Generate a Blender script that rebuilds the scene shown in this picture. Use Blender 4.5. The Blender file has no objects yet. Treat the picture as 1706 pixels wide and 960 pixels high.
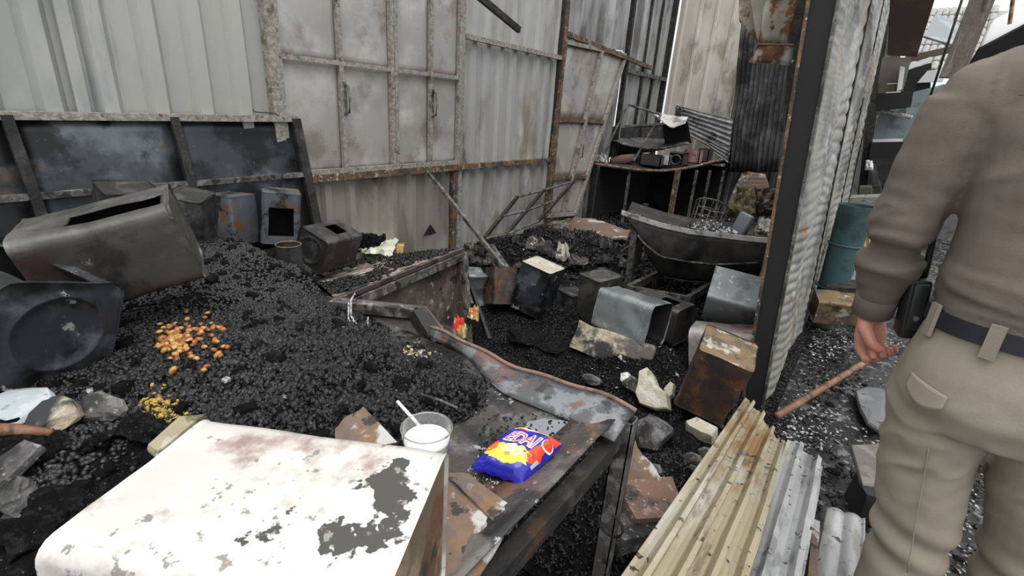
import bpy, bmesh, math, random
import numpy as np
from mathutils import Vector, Matrix, noise as mnoise
random.seed(7); rng = np.random.default_rng(7)
scene = bpy.context.scene
COL = scene.collection
R_ = math.radians

# ------------------------------------------------------------------ camera
CAM_F, CAM_PITCH, CAM_ROLL, CAM_YAW = 814.66, R_(20.42), R_(3.89), R_(35.28)
CAM_C = Vector((0, 0, 1.45))
_fw = Vector((-math.sin(CAM_YAW)*math.cos(CAM_PITCH), math.cos(CAM_YAW)*math.cos(CAM_PITCH), -math.sin(CAM_PITCH)))
_r0 = Vector((math.cos(CAM_YAW), math.sin(CAM_YAW), 0)); _u0 = _r0.cross(_fw)
_R = _r0*math.cos(CAM_ROLL) + _u0*math.sin(CAM_ROLL); _U = _u0*math.cos(CAM_ROLL) - _r0*math.sin(CAM_ROLL)
cd = bpy.data.cameras.new('camera'); cam = bpy.data.objects.new('camera', cd); COL.objects.link(cam)
cd.sensor_width = 36; cd.lens = CAM_F*36/1706; cd.clip_start = .02; cd.clip_end = 200
m = Matrix((_R, _U, -_fw)).transposed().to_4x4(); m.translation = CAM_C; cam.matrix_world = m
scene.camera = cam

# ------------------------------------------------------------------ sky, light, exposure
w = bpy.data.worlds.new('overcast_sky'); scene.world = w; w.use_nodes = True
nt = w.node_tree; nt.nodes.clear()
o = nt.nodes.new('ShaderNodeOutputWorld'); bg = nt.nodes.new('ShaderNodeBackground')
tc = nt.nodes.new('ShaderNodeTexCoord'); sp = nt.nodes.new('ShaderNodeSeparateXYZ'); rp = nt.nodes.new('ShaderNodeValToRGB')
nt.links.new(tc.outputs['Generated'], sp.inputs[0]); nt.links.new(sp.outputs['Z'], rp.inputs[0])
nt.links.new(rp.outputs[0], bg.inputs[0]); nt.links.new(bg.outputs[0], o.inputs[0])
e = rp.color_ramp.elements; e[0].position = 0; e[0].color = (.50, .52, .54, 1); e[1].position = 1; e[1].color = (1, 1, 1, 1)
bg.inputs[1].default_value = 1.2
sun = bpy.data.lights.new('sun', 'SUN'); sun.energy = 1.5; sun.angle = R_(50); sun.color = (1, .985, .96)
so = bpy.data.objects.new('sun', sun); COL.objects.link(so); so.rotation_euler = (R_(12), R_(18), 0); so.location = (0, 2, 8)
vs = scene.view_settings
vs.view_transform = 'Standard'; vs.look = 'None'; vs.exposure = 0.55; vs.gamma = 1; vs.use_curve_mapping = False

# ------------------------------------------------------------------ helpers
V = Vector
def sst(t): t = max(0., min(1., t)); return t*t*(3-2*t)
def at(px, py, x=None, y=None, z=None, d=None):
    r = (_fw*CAM_F + _R*(px-853) - _U*(py-480)).normalized()
    if x is not None: t = (x-CAM_C.x)/r.x
    elif y is not None: t = (y-CAM_C.y)/r.y
    elif z is not None: t = (z-CAM_C.z)/r.z
    else: t = d
    return CAM_C + r*t
def nz(p, s=1.0, seed=0.0):
    return mnoise.noise(V((p[0]*s+seed*13.7, p[1]*s-seed*5.1, p[2]*s+seed*3.3)))
ORG = {}
def tag(o, label=None, cat=None, group=None, kind=None):
    if label: o['label'] = label
    if cat: o['category'] = cat
    if group: o['group'] = group
    if kind: o['kind'] = kind
    return o
def root(name, loc, label=None, cat=None, group=None, kind=None, rot=None):
    o = bpy.data.objects.new(name, None); COL.objects.link(o); o.empty_display_size = .05
    o.location = loc
    if rot is not None: o.rotation_euler = rot.to_euler() if hasattr(rot, 'to_euler') else rot
    ORG[o.name] = V((0, 0, 0)) if rot is not None else V(loc)
    return tag(o, label, cat, group, kind)
class G:
    """collects world-space (or local) faces for ONE object"""
    def __init__(s): s.v = []; s.f = []
    def add(s, vs, fs):
        n = len(s.v); s.v += [V(p) for p in vs]; s.f += [tuple(i+n for i in f) for f in fs]; return s
    def hexa(s, p):       # 8 points: bottom loop 0-3, top loop 4-7
        return s.add(p, [(3,2,1,0),(4,5,6,7),(0,1,5,4),(1,2,6,5),(2,3,7,6),(3,0,4,7)])
    def box(s, c, sz, M=None):
        c = V(c); q = []
        for dz in (-.5, .5):
            for dx, dy in ((-.5,-.5),(.5,-.5),(.5,.5),(-.5,.5)):
                p = V((dx*sz[0], dy*sz[1], dz*sz[2])); q.append(c + (M @ p if M else p))
        return s.hexa(q)
    def beam(s, a, b, w, h=None, up=(0,0,1), wob=0):
        a = V(a); b = V(b); h = h or w; d = (b-a).normalized(); up = V(up)
        if abs(d.dot(up)) > .98: up = V((1,0,0))
        sd = d.cross(up).normalized(); u = sd.cross(d).normalized()
        q = []
        for p in (a, b):
            q += [p+sd*(i*w/2)+u*(j*h/2) for i, j in ((-1,-1),(1,-1),(1,1),(-1,1))]
        return s.add(q, [(0,1,2,3),(7,6,5,4),(0,4,5,1),(1,5,6,2),(2,6,7,3),(3,7,4,0)])
    def tube(s, pts, r, n=8, cap=True):
        pts = [V(p) for p in pts]; rs = r if hasattr(r, '__len__') else [r]*len(pts); rings = []
        for i, p in enumerate(pts):
            d = (pts[min(i+1, len(pts)-1)] - pts[max(i-1, 0)]).normalized()
            up = V((0,0,1)) if abs(d.z) < .95 else V((1,0,0))
            a = d.cross(up).normalized(); b = d.cross(a)
            rings.append([p + (a*math.cos(t)+b*math.sin(t))*rs[i] for t in [k*2*math.pi/n for k in range(n)]])
        return s.loft(rings, cap)
    def loft(s, rings, cap=True, close=True):
        n = len(rings[0]); vs = [p for r in rings for p in r]; fs = []
        for i in range(len(rings)-1):
            for k in range(n if close else n-1):
                fs.append((i*n+k, i*n+(k+1)%n, (i+1)*n+(k+1)%n, (i+1)*n+k))
        if cap:
            fs.append(tuple(reversed(range(n)))); fs.append(tuple((len(rings)-1)*n+k for k in range(n)))
        return s.add(vs, fs)
    def grid(s, fn, nu, nv, thick=0, skip=None):
        P = [[V(fn(i/nu, j/nv)) for j in range(nv+1)] for i in range(nu+1)]
        idx = lambda i, j: i*(nv+1)+j
        fs = [(idx(i,j), idx(i+1,j), idx(i+1,j+1), idx(i,j+1)) for i in range(nu) for j in range(nv)
              if not (skip and skip((i+.5)/nu, (j+.5)/nv))]
        vs = [p for r in P for p in r]
        if not thick: return s.add(vs, fs)
        N = []
        for i in range(nu+1):
            for j in range(nv+1):
                du = P[min(i+1,nu)][j]-P[max(i-1,0)][j]; dv = P[i][min(j+1,nv)]-P[i][max(j-1,0)]
                N.append(du.cross(dv).normalized())
        n = len(vs); vs2 = vs + [p - N[k]*thick for k, p in enumerate(vs)]
        cnt = {}
        for f in fs:
            for k in range(4):
                a, b = f[k], f[(k+1)%4]; cnt[(a,b)] = cnt.get((a,b), 0)+1
        ex = [tuple(reversed([i+n for i in f])) for f in fs]
        for (a,b) in cnt:
            if (b,a) not in cnt: ex.append((b, a, a+n, b+n))
        return s.add(vs2, fs+ex)
    def disc(s, c, nrm, r, n=16, thick=.002):
        c = V(c); nrm = V(nrm).normalized()
        return s.tube([c, c+nrm*thick], r, n)
    def build(s, name, mat, parent=None, smooth=False, label=None, cat=None, group=None, kind=None, loc=None, autosmooth=None):
        if parent is None and loc is None:
            xs = [p.x for p in s.v]; ys = [p.y for p in s.v]
            loc = V(((min(xs)+max(xs))/2, (min(ys)+max(ys))/2, min(p.z for p in s.v)))
        org = ORG[parent.name] if parent is not None else V(loc)
        me = bpy.data.meshes.new(name); me.from_pydata([tuple(p-org) for p in s.v], [], s.f)
        bm = bmesh.new(); bm.from_mesh(me); bmesh.ops.recalc_face_normals(bm, faces=bm.faces); bm.to_mesh(me); bm.free()
        me.materials.append(mat)
        if smooth: me.shade_smooth()
        o = bpy.data.objects.new(name, me); COL.objects.link(o)
        if parent is not None: o.parent = parent; ORG[o.name] = org
        else: o.location = org; ORG[o.name] = org
        if autosmooth:
            try: me.set_sharp_from_angle(angle=R_(autosmooth))
            except Exception: pass
        return tag(o, label, cat, group, kind)

def fbm(p, s, seed=0, oct=4):
    a = 1; t = 0
    for k in range(oct):
        t += a*nz(p, s, seed+k); a *= .5; s *= 2.1
    return t
def rock(c, r, seed, sc=(1,1,1), sub=2, rough=.35, M=None, flat=0):
    """chipped lump: convex hull of noisy points"""
    g = G(); bm = bmesh.new(); rnd = random.Random(seed)
    bmesh.ops.create_icosphere(bm, subdivisions=sub, radius=1)
    cuts = [(V((rnd.gauss(0,1), rnd.gauss(0,1), rnd.gauss(0,1))).normalized(), rnd.uniform(.55,.85)) for _ in range(9)]
    for v in bm.verts:
        p = v.co.copy()
        for n, dd in cuts:
            t = p.dot(n)
            if t > dd: p -= n*(t-dd)
        p *= 1+rough*nz(p, 2.2, seed)*.5
        p = V((p.x*sc[0]*r, p.y*sc[1]*r, p.z*sc[2]*r))
        v.co = (M @ p if M else p) + V(c)
    bm.verts.ensure_lookup_table(); bm.verts.index_update()
    g.add([v.co.copy() for v in bm.verts], [tuple(v.index for v in f.verts) for f in bm.faces]); bm.free()
    return g

# ------------------------------------------------------------------ materials
def M(name, base, layers=(), rough=.6, metal=0.0, bump=0.0, bscale=25, spec=.5, alpha=None, trans=0, coord='Object', coat=0):
    m = bpy.data.materials.new(name); m.use_nodes = True; nt = m.node_tree; L = nt.links
    b = nt.nodes['Principled BSDF']
    tc = nt.nodes.new('ShaderNodeTexCoord')
    def noise(scale, seed, st, detail=6, dist=0):
        mp = nt.nodes.new('ShaderNodeMapping'); mp.inputs['Location'].default_value = (seed*3.7, seed*1.9, seed*2.3); mp.inputs['Scale'].default_value = st
        n = nt.nodes.new('ShaderNodeTexNoise'); n.inputs['Scale'].default_value = scale; n.inputs['Detail'].default_value = detail; n.inputs['Roughness'].default_value = .62
        n.inputs['Distortion'].default_value = dist
        L.new(tc.outputs[coord], mp.inputs[0]); L.new(mp.outputs[0], n.inputs['Vector']); return n.outputs['Fac']
    col = None; ro = None; me = None
    def mixv(cur, dflt, fac, val):
        x = nt.nodes.new('ShaderNodeMix'); x.data_type = 'FLOAT'
        L.new(fac, x.inputs[0])
        if cur is None: x.inputs[2].default_value = dflt
        else: L.new(cur, x.inputs[2])
        x.inputs[3].default_value = val; return x.outputs[0]
    for i, l in enumerate(layers):
        c, sc, lo, hi = l[:4]; seed = l[4] if len(l) > 4 else i+1; st = l[5] if len(l) > 5 else (1,1,1)
        n = noise(sc, seed, st)
        mr = nt.nodes.new('ShaderNodeMapRange'); mr.interpolation_type = 'SMOOTHSTEP'
        mr.inputs['From Min'].default_value = .5+(lo-.5)/1.6; mr.inputs['From Max'].default_value = .5+(hi-.5)/1.6; L.new(n, mr.inputs['Value'])
        x = nt.nodes.new('ShaderNodeMix'); x.data_type = 'RGBA'
        L.new(mr.outputs[0], x.inputs[0])
        if col is None: x.inputs[6].default_value = (*base, 1)
        else: L.new(col, x.inputs[6])
        x.inputs[7].default_value = (*c, 1); col = x.outputs[2]
        if len(l) > 6 and l[6] is not None: ro = mixv(ro, rough, mr.outputs[0], l[6])
        if len(l) > 7 and l[7] is not None: me = mixv(me, metal, mr.outputs[0], l[7])
    if col is None: b.inputs['Base Color'].default_value = (*base, 1)
    else: L.new(col, b.inputs['Base Color'])
    b.inputs['Roughness'].default_value = rough; b.inputs['Metallic'].default_value = metal; b.inputs['Specular IOR Level'].default_value = spec
    if ro is not None: L.new(ro, b.inputs['Roughness'])
    if me is not None: L.new(me, b.inputs['Metallic'])
    if coat: b.inputs['Coat Weight'].default_value = coat
    if trans: b.inputs['Transmission Weight'].default_value = trans
    if bump:
        n = noise(bscale, 9, (1,1,1), 8); bp = nt.nodes.new('ShaderNodeBump'); bp.inputs['Strength'].default_value = bump; bp.inputs['Distance'].default_value = .02
        L.new(n, bp.inputs['Height']); L.new(bp.outputs[0], b.inputs['Normal'])
    return m
SOOT = (.012,.011,.011); RUST = (.19,.075,.025); RUSTL = (.33,.16,.055); WHITE = (.62,.61,.58)
def steel(name, base, soot=.5, rust=.6, pale=.68, scale=6, rough=.45, metal=.35, seed=0, rustc=RUST, palec=(.45,.45,.43), bump=.15, st=(1,1,1)):
    return M(name, base, [((base[0]*.55,base[1]*.55,base[2]*.55), scale*.7, .4, .6, seed+5, st),
        (palec, scale*1.2, pale, pale+.12, seed+1, st, .6), (rustc, scale, rust, rust+.14, seed+2, st, .85, 0.0),
        (SOOT, scale*.8, soot, soot+.2, seed+3, st, .75, 0.0)], rough=rough, metal=metal, bump=bump, bscale=40)
MT = {}
MT['sheet_wall'] = M('galvanised_sheet', (.42,.415,.405), [((.54,.535,.51), 2.2, .45, .7, 1, (1,1,.35)), ((.30,.29,.28), 2.0, .52, .78, 2, (1,1.6,.5)), ((.30,.27,.21), 1.3, .58, .75, 4, (1,1,.5)), ((.07,.065,.06), 2.6, .66, .85, 3, (1,1,.3))], rough=.55, metal=.25, bump=.06, bscale=12)
MT['sheet_blue'] = M('grey_green_sheet', (.33,.345,.33), [((.40,.40,.36), 1.2, .45, .6, 1, (1,1,.5)), ((.26,.285,.29), 1.6, .5, .7, 2, (1,1.5,.4)), ((.24,.24,.235), 6, .70, .95, 3, (1,3,.3))], rough=.55, metal=.2, bump=.05, bscale=10)
MT['sheet_low'] = M('smoked_sheet', (.30,.285,.25), [((.20,.185,.16), 3, .45, .7, 1, (1,1,.4)), ((.36,.35,.32), 2.2, .55, .75, 2), ((.03,.028,.025), 2.8, .62, .82, 3, (1,1,.35))], rough=.6, metal=.2, bump=.06, bscale=14)
MT['sheet_far'] = M('streaked_sheet', (.30,.30,.30), [((.43,.43,.43), 3, .5, .7, 1, (1,1.5,.2)), ((.13,.125,.12), 2.6, .45, .7, 2, (1,1,.3)), ((.03,.03,.03), 2.4, .6, .78, 3, (1,1,.3))], rough=.5, metal=.3, bump=.06, bscale=14)
MT['sheet_tan'] = M('heat_tanned_sheet', (.55,.51,.44), [((.63,.60,.54), 2.0, .45, .65, 1, (1,1,.5)), ((.34,.29,.21), 3, .52, .75, 2, (1,1,.4)), ((.20,.20,.19), 1.4, .6, .78, 4, (1,1,.6))], rough=.6, bump=.05, bscale=12)
MT['sheet_black'] = M('charred_corrugated', (.055,.055,.057), [((.12,.12,.12), 9, .5, .75, 1, (1,1,.4)), ((.015,.015,.016), 3, .5, .7, 2), ((.14,.10,.06), 3, .7, .85, 3)], rough=.65, bump=.3, bscale=40)
MT['sheet_grey'] = M('ashen_corrugated', (.20,.20,.205), [((.34,.34,.34), 5, .5, .72, 1), ((.05,.05,.052), 4, .5, .72, 2)], rough=.55, metal=.2, bump=.1)
MT['pane'] = M('flat_sheet', (.40,.385,.355), [((.54,.53,.49), 2.2, .42, .68, 1), ((.27,.245,.21), 2.6, .5, .74, 2), ((.15,.115,.08), 2.0, .6, .92, 3)], rough=.5, metal=.2, bump=.05, bscale=8)
MT['frame'] = M('flaked_frame', (.24,.225,.195), [((.35,.33,.295), 35, .44, .62, 1, (1,1,1)), ((.14,.105,.07), 10, .60, .8, 2), ((.075,.068,.06), 22, .62, .8, 3)], rough=.75, bump=.4, bscale=90)
MT['rustframe'] = M('rusty_frame', (.13,.08,.045), [((.22,.125,.055), 20, .5, .66, 1), ((.05,.042,.038), 9, .45, .64, 2), ((.38,.37,.34), 30, .64, .74, 3)], rough=.85, bump=.35, bscale=80)
MT['dark'] = M('sooted_steel', (.028,.026,.025), [((.06,.057,.054), 14, .52, .72, 1), ((.015,.014,.014), 8, .5, .7, 2), ((.07,.04,.025), 11, .64, .8, 3)], rough=.65, metal=.05, bump=.25, bscale=60, spec=.3)
MT['bar'] = M('burnt_bar', (.10,.092,.085), [((.22,.21,.20), 22, .5, .68, 1), ((.025,.023,.022), 14, .5, .68, 2)], rough=.65, metal=.15, bump=.25, bscale=70)
MT['panelblue'] = M('blued_sheen_panel', (.045,.053,.062), [((.14,.165,.19), 2.2, .45, .72, 1), ((.012,.013,.015), 2.4, .5, .66, 2), ((.10,.065,.04), 4, .68, .86, 3), ((.22,.245,.26), 45, .78, .86, 4)], rough=.42, metal=.35, bump=.06, bscale=10)  # lighter blue layer paints the panel's blue sheen into its colour
MT['char'] = M('char', (.006,.006,.0065), [((.022,.022,.025), 60, .52, .68, 1, (1,1,1), .4), ((.003,.003,.003), 22, .5, .7, 2), ((.12,.118,.11), 85, .71, .76, 3)], rough=.7, bump=1.0, bscale=120, spec=.12)  # last layer paints pale glints into the char colour
MT['beans'] = M('charred_beans', (.006,.006,.0065), [((.022,.021,.025), 70, .46, .6, 1, (1,1,1), .28), ((.10,.097,.10), 110, .68, .76, 2), ((.04,.022,.013), 90, .7, .8, 3)], rough=.34, bump=.25, bscale=200, spec=.45)  # pale second layer is a painted highlight on the beans
MT['flakes'] = M('char_flakes', (.007,.007,.0073), [((.025,.025,.027), 60, .5, .66, 1, (1,1,1), .32), ((.20,.195,.185), 90, .72, .78, 2), ((.003,.003,.003), 30, .55, .7, 3)], rough=.4, bump=.3, bscale=160, spec=.35)  # pale middle layer stands for glints on the flakes, put into the colour
MT['ash'] = M('ash_flakes', (.36,.36,.36), [((.12,.12,.12), 60, .45, .6, 1), ((.6,.6,.59), 80, .6, .7, 2)], rough=.85)
MT['floor'] = M('ashy_concrete', (.03,.03,.03), [((.12,.12,.12), 7, .54, .64, 1), ((.008,.008,.008), 4.5, .45, .57, 2), ((.24,.24,.24), 28, .64, .7, 3), ((.006,.006,.006), 26, .58, .66, 4)], rough=.5, bump=.3, bscale=40, spec=.3)
MT['conc'] = M('scorched_concrete', (.36,.30,.21), [((.48,.42,.32), 14, .45, .65, 1), ((.12,.11,.10), 6, .46, .62, 2), ((.03,.03,.032), 3.6, .46, .6, 3)], rough=.9, bump=.5, bscale=90)
MT['plaster'] = M('pale_plaster', (.50,.45,.35), [((.60,.57,.49), 12, .45, .62, 1), ((.32,.27,.18), 10, .58, .72, 2), ((.05,.05,.05), 6, .66, .76, 3)], rough=.9, bump=.5, bscale=90)
MT['stone'] = M('sooty_stone', (.085,.083,.08), [((.17,.165,.155), 16, .5, .66, 1), ((.025,.024,.024), 7, .5, .66, 2), ((.25,.24,.22), 60, .66, .74, 3)], rough=.85, bump=.6, bscale=70)
MT['brick'] = M('burnt_brick', (.21,.12,.085), [((.13,.10,.095), 12, .48, .64, 1), ((.30,.21,.15), 30, .6, .72, 2), ((.035,.032,.03), 7, .56, .7, 3), ((.38,.36,.33), 40, .68, .75, 4)], rough=.9, bump=.6, bscale=100)
MT['rustsheet'] = M('rust_plate', (.16,.11,.08), [((.20,.12,.065), 9, .45, .6, 1), ((.14,.10,.09), 14, .52, .66, 2), ((.46,.45,.44), 5, .6, .68, 3, (1,1,1), .5), ((.04,.035,.03), 26, .64, .72, 4)], rough=.8, bump=.3, bscale=110)
MT['tan_corr'] = M('scorched_roof_sheet', (.33,.285,.19), [((.24,.14,.05), 4, .48, .66, 1, (1.6,.35,1)), ((.42,.395,.34), 5, .56, .74, 2, (2,.3,1)), ((.16,.12,.08), 6, .6, .76, 3, (2.2,.35,1)), ((.035,.03,.027), 26, .68, .74, 4), ((.13,.125,.12), 9, .66, .74, 6)], rough=.5, metal=.15, bump=.12, bscale=50)
MT['white_corr'] = M('bare_roof_sheet', (.34,.345,.345), [((.46,.46,.445), 6, .48, .66, 1, (1.5,.4,1)), ((.18,.185,.19), 8, .5, .7, 2, (1.5,.4,1)), ((.26,.24,.18), 5, .6, .8, 7, (1.5,.4,1)), ((.035,.03,.03), 26, .69, .74, 4)], rough=.42, metal=.25, bump=.12, bscale=50)
MT['shutter'] = M('scorched_shutter', (.26,.255,.225), [((.12,.125,.12), 2.4, .46, .66, 5, (1,1,1)), ((.24,.16,.08), 2.4, .58, .76, 1), ((.36,.36,.335), 4, .55, .7, 2), ((.06,.055,.05), 5, .64, .78, 3)], rough=.5, metal=.2, bump=.08, bscale=40)
MT['gold'] = M('orange_scorched', (.42,.24,.07), [((.30,.13,.04), 5, .5, .66, 1), ((.50,.43,.28), 6, .56, .7, 2), ((.07,.05,.04), 7, .62, .76, 3)], rough=.6, bump=.15)
MT['peeled'] = M('peeling_metal', (.40,.38,.31), [((.22,.10,.035), 8, .5, .62, 1), ((.12,.06,.03), 10, .58, .7, 2), ((.48,.46,.40), 5, .6, .7, 3)], rough=.65, bump=.15)
MT['wood'] = M('scorched_timber', (.13,.10,.085), [((.20,.165,.14), 8, .48, .65, 1, (6,6,.6)), ((.05,.04,.035), 6, .54, .7, 2, (6,6,.6))], rough=.85, bump=.3)
MT['stick'] = M('brown_pipe', (.17,.075,.035), [((.27,.15,.08), 10, .5, .66, 1), ((.05,.035,.03), 12, .56, .7, 2)], rough=.6, bump=.1)
MT['black'] = M('soot_shade_black', SOOT, rough=.8)  # plain black for sooty parts and for boards standing in for shade
MT['puddle'] = M('wet_metal_film', (.26,.28,.30), rough=.06, metal=1)
MT['brownred'] = M('brown_board', (.10,.062,.05), [((.15,.095,.075), 3, .45, .65, 1), ((.05,.035,.03), 3, .55, .7, 2)], rough=.8)
MT['teal'] = M('teal_panel', (.17,.21,.215), [((.22,.26,.265), 3, .5, .65, 1), ((.10,.12,.125), 5, .56, .72, 2)], rough=.6)
MT['bin'] = M('teal_plastic', (.035,.085,.085), [((.02,.045,.045), 4, .5, .7, 1)], rough=.5)
MT['white'] = M('white_paint', (.70,.71,.72), rough=.6)
MT['tile'] = M('grey_tile', (.30,.29,.27), [((.38,.37,.35), 4, .5, .65, 1), ((.17,.165,.155), 6, .56, .7, 2)], rough=.8)
MT['bag_white'] = M('cream_plastic', (.66,.68,.56), [((.5,.5,.38), 6, .52, .7, 1)], rough=.45)
MT['yellowgreen'] = M('yellow_green', (.12,.115,.05), rough=.7)

# ------------------------------------------------------------------ structure: floor and walls
WX = -3.1
def fl(u, v):
    x = -3.9+u*8.4; y = -1.6+v*17
    return V((x, y, .012*fbm(V((x,y,0)), 1.3, 3)))
G().grid(fl, 60, 120).build('floor', MT['floor'], smooth=True, kind='structure', loc=V((0,0,0)), label='wet ash-covered concrete floor under the burnt debris')

def trap(t, pitch, w=.06, h=.028, s=.018):
    t = (t % pitch)
    if t < s: return h*t/s
    if t < s+w: return h
    if t < 2*s+w: return h*(1-(t-s-w)/s)
    return 0
def corr_cols(y0, y1, pitch, w, s, ph):
    c = {y0, y1}; k = math.floor((y0-ph)/pitch)
    while ph+k*pitch < y1:
        b = ph+k*pitch
        for q in (b, b+s, b+s+w, b+2*s+w, b+(2*s+w+pitch)/2): 
            if y0 < q < y1: c.add(q)
        k += 1
    return sorted(c)
def wall_sheet(name, parent, y0, y1, z0, z1, mat, x=WX, pitch=.2, ph=0, w=.05, h=.034, s=.022, warp=.012, seed=0, rows=14, axis='y'):
    cols = corr_cols(y0, y1, pitch, w, s, ph); nu = len(cols)-1
    def fn(u, v):
        yy = cols[int(round(u*nu))]; z = z0+(z1-z0)*v
        off = trap(yy-ph, pitch, w, h, s) + warp*fbm(V((yy, z, 0)), 1.6, seed)
        zb = z + (.02*fbm(V((yy,0,0)), 3, seed+2) if v == 0 else 0)
        if axis == 'y': return V((x+off, yy, zb))
        return V((yy, x-off, zb))
    return G().grid(fn, nu, rows, .0015).build(name, mat, parent, smooth=True, autosmooth=25)

wl = root('wall_left', (WX, 3.5, 0), label='long fire-stained sheet-metal wall with frames and ribs', kind='structure')
wall_sheet('corrugated_sheet', wl, -1.6, 1.70, .0, 2.9, MT['sheet_blue'], pitch=.215, ph=.60, w=.06, h=.042, s=.028, seed=1)
# overlapping raised seam of the leftmost sheet
G().beam((WX+.032, .765, 0), (WX+.032, .765, 2.9), .05, .012, up=(1,0,0)).build('sheet_lap', MT['sheet_blue'], wl)
wall_sheet('corrugated_sheet', wl, 1.70, 3.36, 0, .9, MT['sheet_low'], pitch=.2, ph=1.78, seed=2)
wall_sheet('corrugated_sheet', wl, 3.40, 4.95, 0, .9, MT['sheet_wall'], pitch=.2, ph=3.45, seed=3)
wall_sheet('corrugated_sheet', wl, 3.38, 4.95, .88, 3.3, MT['sheet_wall'], pitch=.195, ph=3.50, seed=4)
wall_sheet('corrugated_sheet', wl, 1.70, 3.36, 2.45, 3.3, MT['sheet_wall'], pitch=.2, ph=1.78, seed=5)
wall_sheet('corrugated_sheet', wl, 4.98, 6.60, 2.2, 3.6, MT['sheet_far'], pitch=.2, ph=5.02, seed=6)
wall_sheet('corrugated_sheet', wl, 4.98, 6.60, 0, 2.2, MT['sheet_far'], x=WX-.03, pitch=.2, ph=5.02, seed=8)
wall_sheet('corrugated_sheet', wl, 6.60, 8.05, 0, 3.8, MT['sheet_far'], pitch=.2, ph=6.65, seed=7)
def post(name, y, z0, z1, w, mat, x=WX+.03, lean=0, parent=wl, d=.06):
    return G().beam((x, y, z0), (x, y+lean, z1), d, w, up=(0,1,0)).build(name, mat, parent)
post('wall_post', 1.70, 0, 3.0, .06, MT['frame'], d=.08)
post('wall_post', 3.365, 0, 3.3, .045, MT['frame'])
post('wall_post', 3.30, 0, .88, .035, MT['rustframe'])
post('wall_post', 4.955, 0, 3.5, .07, MT['rustframe'], d=.08)
post('wall_post', 4.90, 0.9, 3.5, .03, MT['dark'])
post('wall_post', 6.60, 0, 3.7, .05, MT['dark'])
post('wall_post', 7.15, 0, 3.7, .05, MT['dark'])
post('wall_post', 8.06, 0, 3.9, .06, MT['dark'], d=.08)
post('wall_post', 7.55, 0, 3.7, .035, MT['dark'])
G().beam((WX+.055, 1.73, .905), (WX+.055, 3.36, .905), .05, .05).build('sill_rail', MT['rustframe'], wl)
G().beam((WX+.055, 3.36, .905), (WX+.055, 4.93, .90), .045, .045).build('sill_rail', MT['rustframe'], wl)
G().beam((WX+.055, 3.39, 1.965), (WX+.055, 4.93, 1.96), .04, .04).build('wall_rail', MT['frame'], wl)
G().beam((WX+.06, 4.98, 2.20), (WX+.09, 7.35, 2.08), .04, .05).build('wall_rail', MT['rustframe'], wl)
G().beam((WX+.06, 6.6, 1.98), (WX+.06, 8.05, 1.98), .04, .05).build('wall_rail', MT['bar'], wl)
G().beam((WX+.06, 6.6, 3.35), (WX+.06, 8.05, 3.5), .05, .05).build('wall_rail', MT['dark'], wl)
# torn gap in the bottom of the low sheet
G().add([(WX+.04,2.93,.33),(WX+.04,3.09,.33),(WX+.041,2.985,.40),(WX+.041,3.01,.425),(WX+.041,3.04,.395)], [(0,1,4,3,2)]).build('burn_hole', MT['black'], wl)

# window_1: two pairs of sheet-metal shutters
w1 = root('window_1', (WX+.05, 2.53, .93), label='four-column sheet metal shutter window with flaking grid frame', kind='structure')
ycol = [1.735, 2.165, 2.62, 2.995, 3.335]; zrow = [.935, 1.64, 2.42]
for i in range(4):
    for j in range(2):
        a, b = ycol[i], ycol[i+1]; z0, z1 = zrow[j], zrow[j+1]; sd = i*3+j+11
        def pn(u, v, a=a, b=b, z0=z0, z1=z1, sd=sd):
            y = a+(b-a)*u; z = z0+(z1-z0)*v
            bul = math.sin(math.pi*u)*math.sin(math.pi*v)
            return V((WX+.025+.02*bul*fbm(V((y,z,0)), 2.6, sd), y, z))
        G().grid(pn, 10, 14, .0015).build('pane', MT['pane'], w1, smooth=True)
STILE = {}
for y, ww in ((1.735,.035),(2.165,.03),(2.60,.032),(2.635,.03),(2.995,.028),(3.33,.035)):
    st_ = G().beam((WX+.05, y, .93), (WX+.05, y, 2.44), .035, ww, up=(0,1,0)).build('stile', MT['frame'], w1); STILE[y] = st_
for z in (.945, 1.64, 2.42):
    for a, b in ((1.735, 2.60), (2.635, 3.33)):
        G().beam((WX+.05, a, z), (WX+.05, b, z), .03, .03).build('crossbar', MT['frame'], w1)
for y, z, st_ in ((2.18, 1.42, STILE[2.165]), (3.005, 1.42, STILE[2.995])):
    G().tube([(WX+.07,y,z+.09),(WX+.10,y+.004,z+.085),(WX+.11,y+.006,z),(WX+.10,y+.004,z-.085),(WX+.07,y,z-.09)], .008, 8).build('handle', MT['bar'], st_, smooth=True)
    G().beam((WX+.07,y,z-.11),(WX+.07,y,z+.11), .006, .022, up=(0,1,0)).build('handle_plate', MT['bar'], st_)

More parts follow.
